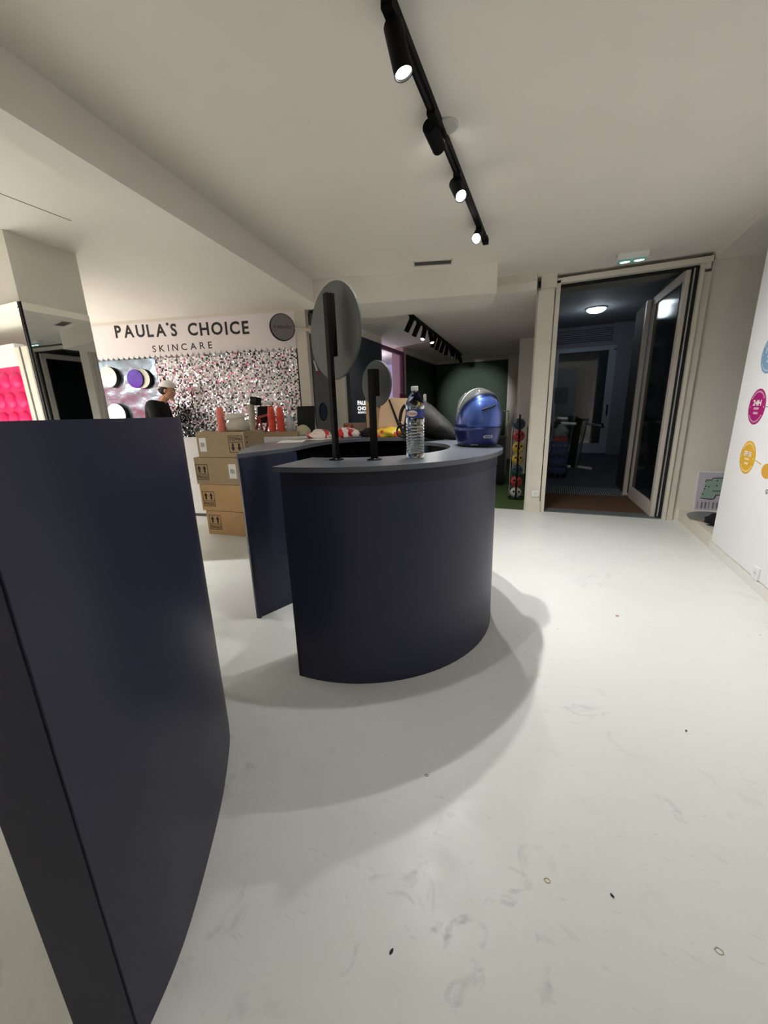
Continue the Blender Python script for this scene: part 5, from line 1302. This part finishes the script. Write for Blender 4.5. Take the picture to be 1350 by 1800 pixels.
for s_ in (1, -1):
    mb = MB(); mb.sph((0, 0, 0), 1.0, None, 16, 10); bmesh.ops.transform(mb.bm, matrix=Mp @ Matrix.Translation((.06, s_*.115, .045)) @ Matrix.Diagonal((.145, .05, .046, 1)), verts=mb.bm.verts[:]); mb.build('shoe', M_blackm, pe, smooth=True)
def headpart(name, shapes, m, cut=None):
    mb = MB()
    for c, r in shapes: bmesh.ops.create_uvsphere(mb.bm, u_segments=24, v_segments=16, radius=1, matrix=Mp @ Matrix.Translation(hc) @ Rh @ Matrix.Translation(c) @ Matrix.Diagonal((*r, 1)))
    return mb.build(name, m, pe, smooth=True)
headpart('hair', [((-.035, 0, .0), (.080, .079, .070)), ((-.015, 0, .028), (.085, .080, .045))], M_hair)
for s_ in (1, -1): headpart('eye', [((.079, s_*.03, .012), (.010, .012, .008))], M_paper); headpart('eyebrow', [((.088, s_*.032, .034), (.008, .02, .004))], M_hair)
# cap, worn backwards: dome and brim at the nape
mb = MB(); n_ = 28; rings = []
for j in range(9):
    e = math.pi/2*j/8
    rings.append([hp_((-.012+.108*math.cos(2*math.pi*i/n_)*math.cos(e)*(1 if True else 1), .086*math.sin(2*math.pi*i/n_)*math.cos(e), .045+.092*math.sin(e)**0.9+0.018*math.cos(2*math.pi*i/n_)*math.cos(e))) for i in range(n_)])
capm = mat('white_cap', rgb(236, 234, 230), 0.7, noise=0.03)
mb.ring_loft(rings, True); cap = mb.build('cap', capm, pe, smooth=True)
mb = MB(); g = []
for j in range(5):
    row = []
    for i in range(13):
        a = math.radians(-60+120*i/12); q = j/4
        row.append(mb.bm.verts.new(hp_((-.012-.104*math.cos(a)-.095*q*math.cos(a*0.9), .082*math.sin(a), .030-.060*q-0.01*math.cos(a)+.018*q*abs(math.sin(a))))))
    g.append(row)
for j in range(4):
    for i in range(12): mb.bm.faces.new((g[j][i], g[j][i+1], g[j+1][i+1], g[j+1][i]))
br = mb.build('cap_brim', capm, cap, smooth=True); br.modifiers.new('t', 'SOLIDIFY').thickness = 0.004
headpart('cap_strap', [((.098, 0, .072), (.008, .022, .010))], M_blackm).parent = cap

# ================================================================== MARKS ON THE FLOOR
def leaf_at(px, py, m, s, lab, ang=0.4, cat='debris'):
    p = at(px, py, z=0); t = thing('dirt_crumb', (p.x, p.y, 0), lab, cat, None)
    Mx = Matrix.Translation((p.x, p.y, 0.0)) @ Matrix.Rotation(ang, 4, 'Z')
    mb = MB(); mb.sph((0, 0, 0.002), (s, s*0.45, 0.003), u=10, v=6); bmesh.ops.transform(mb.bm, matrix=Mx, verts=mb.bm.verts[:]); mb.build('crumb', m, t, smooth=True)
M_rust = mat('rust_crumb', rgb(150, 72, 40), 0.8, noise=0.2); M_blk = mat('dark_crumb', rgb(46, 40, 38), 0.8, noise=0.2)
leaf_at(1085, 1083, M_rust, 0.010, 'tiny rust coloured crumb on the floor before the door', 0.2)
leaf_at(1076, 1575, M_blk, 0.006, 'small black crumb on the floor at the lower right', -0.7)
def ring_mark(px, py, r, col, lab):
    p = at(px, py, z=0); t = thing('floor_mark', (p.x, p.y, 0), lab, 'stain')
    MB().path([(p.x+r*math.cos(a*0.45)*(1+0.15*math.sin(a*2)), p.y+r*0.8*math.sin(a*0.45), 0.0004) for a in range(14)], 0.0012, 5, True).build('ring', mat('mark_'+str(px), col, 0.6), t)
ring_mark(962, 1548, 0.007, rgb(176, 160, 120), 'small beige ring mark on the floor right of the worn patch')
ring_mark(750, 1363, 0.005, rgb(90, 90, 92), 'small dark ring mark in the shadow before the middle counter')
ring_mark(1264, 1672, 0.008, rgb(178, 172, 150), 'faint beige ring mark on the floor near the lower right corner')
leaf_at(1206, 1285, M_blk, 0.006, 'thin black fleck on the floor at the right', 1.0)
leaf_at(688, 1673, M_blk, 0.007, 'dark crumb on the scuffed floor at the bottom centre', 1.2)
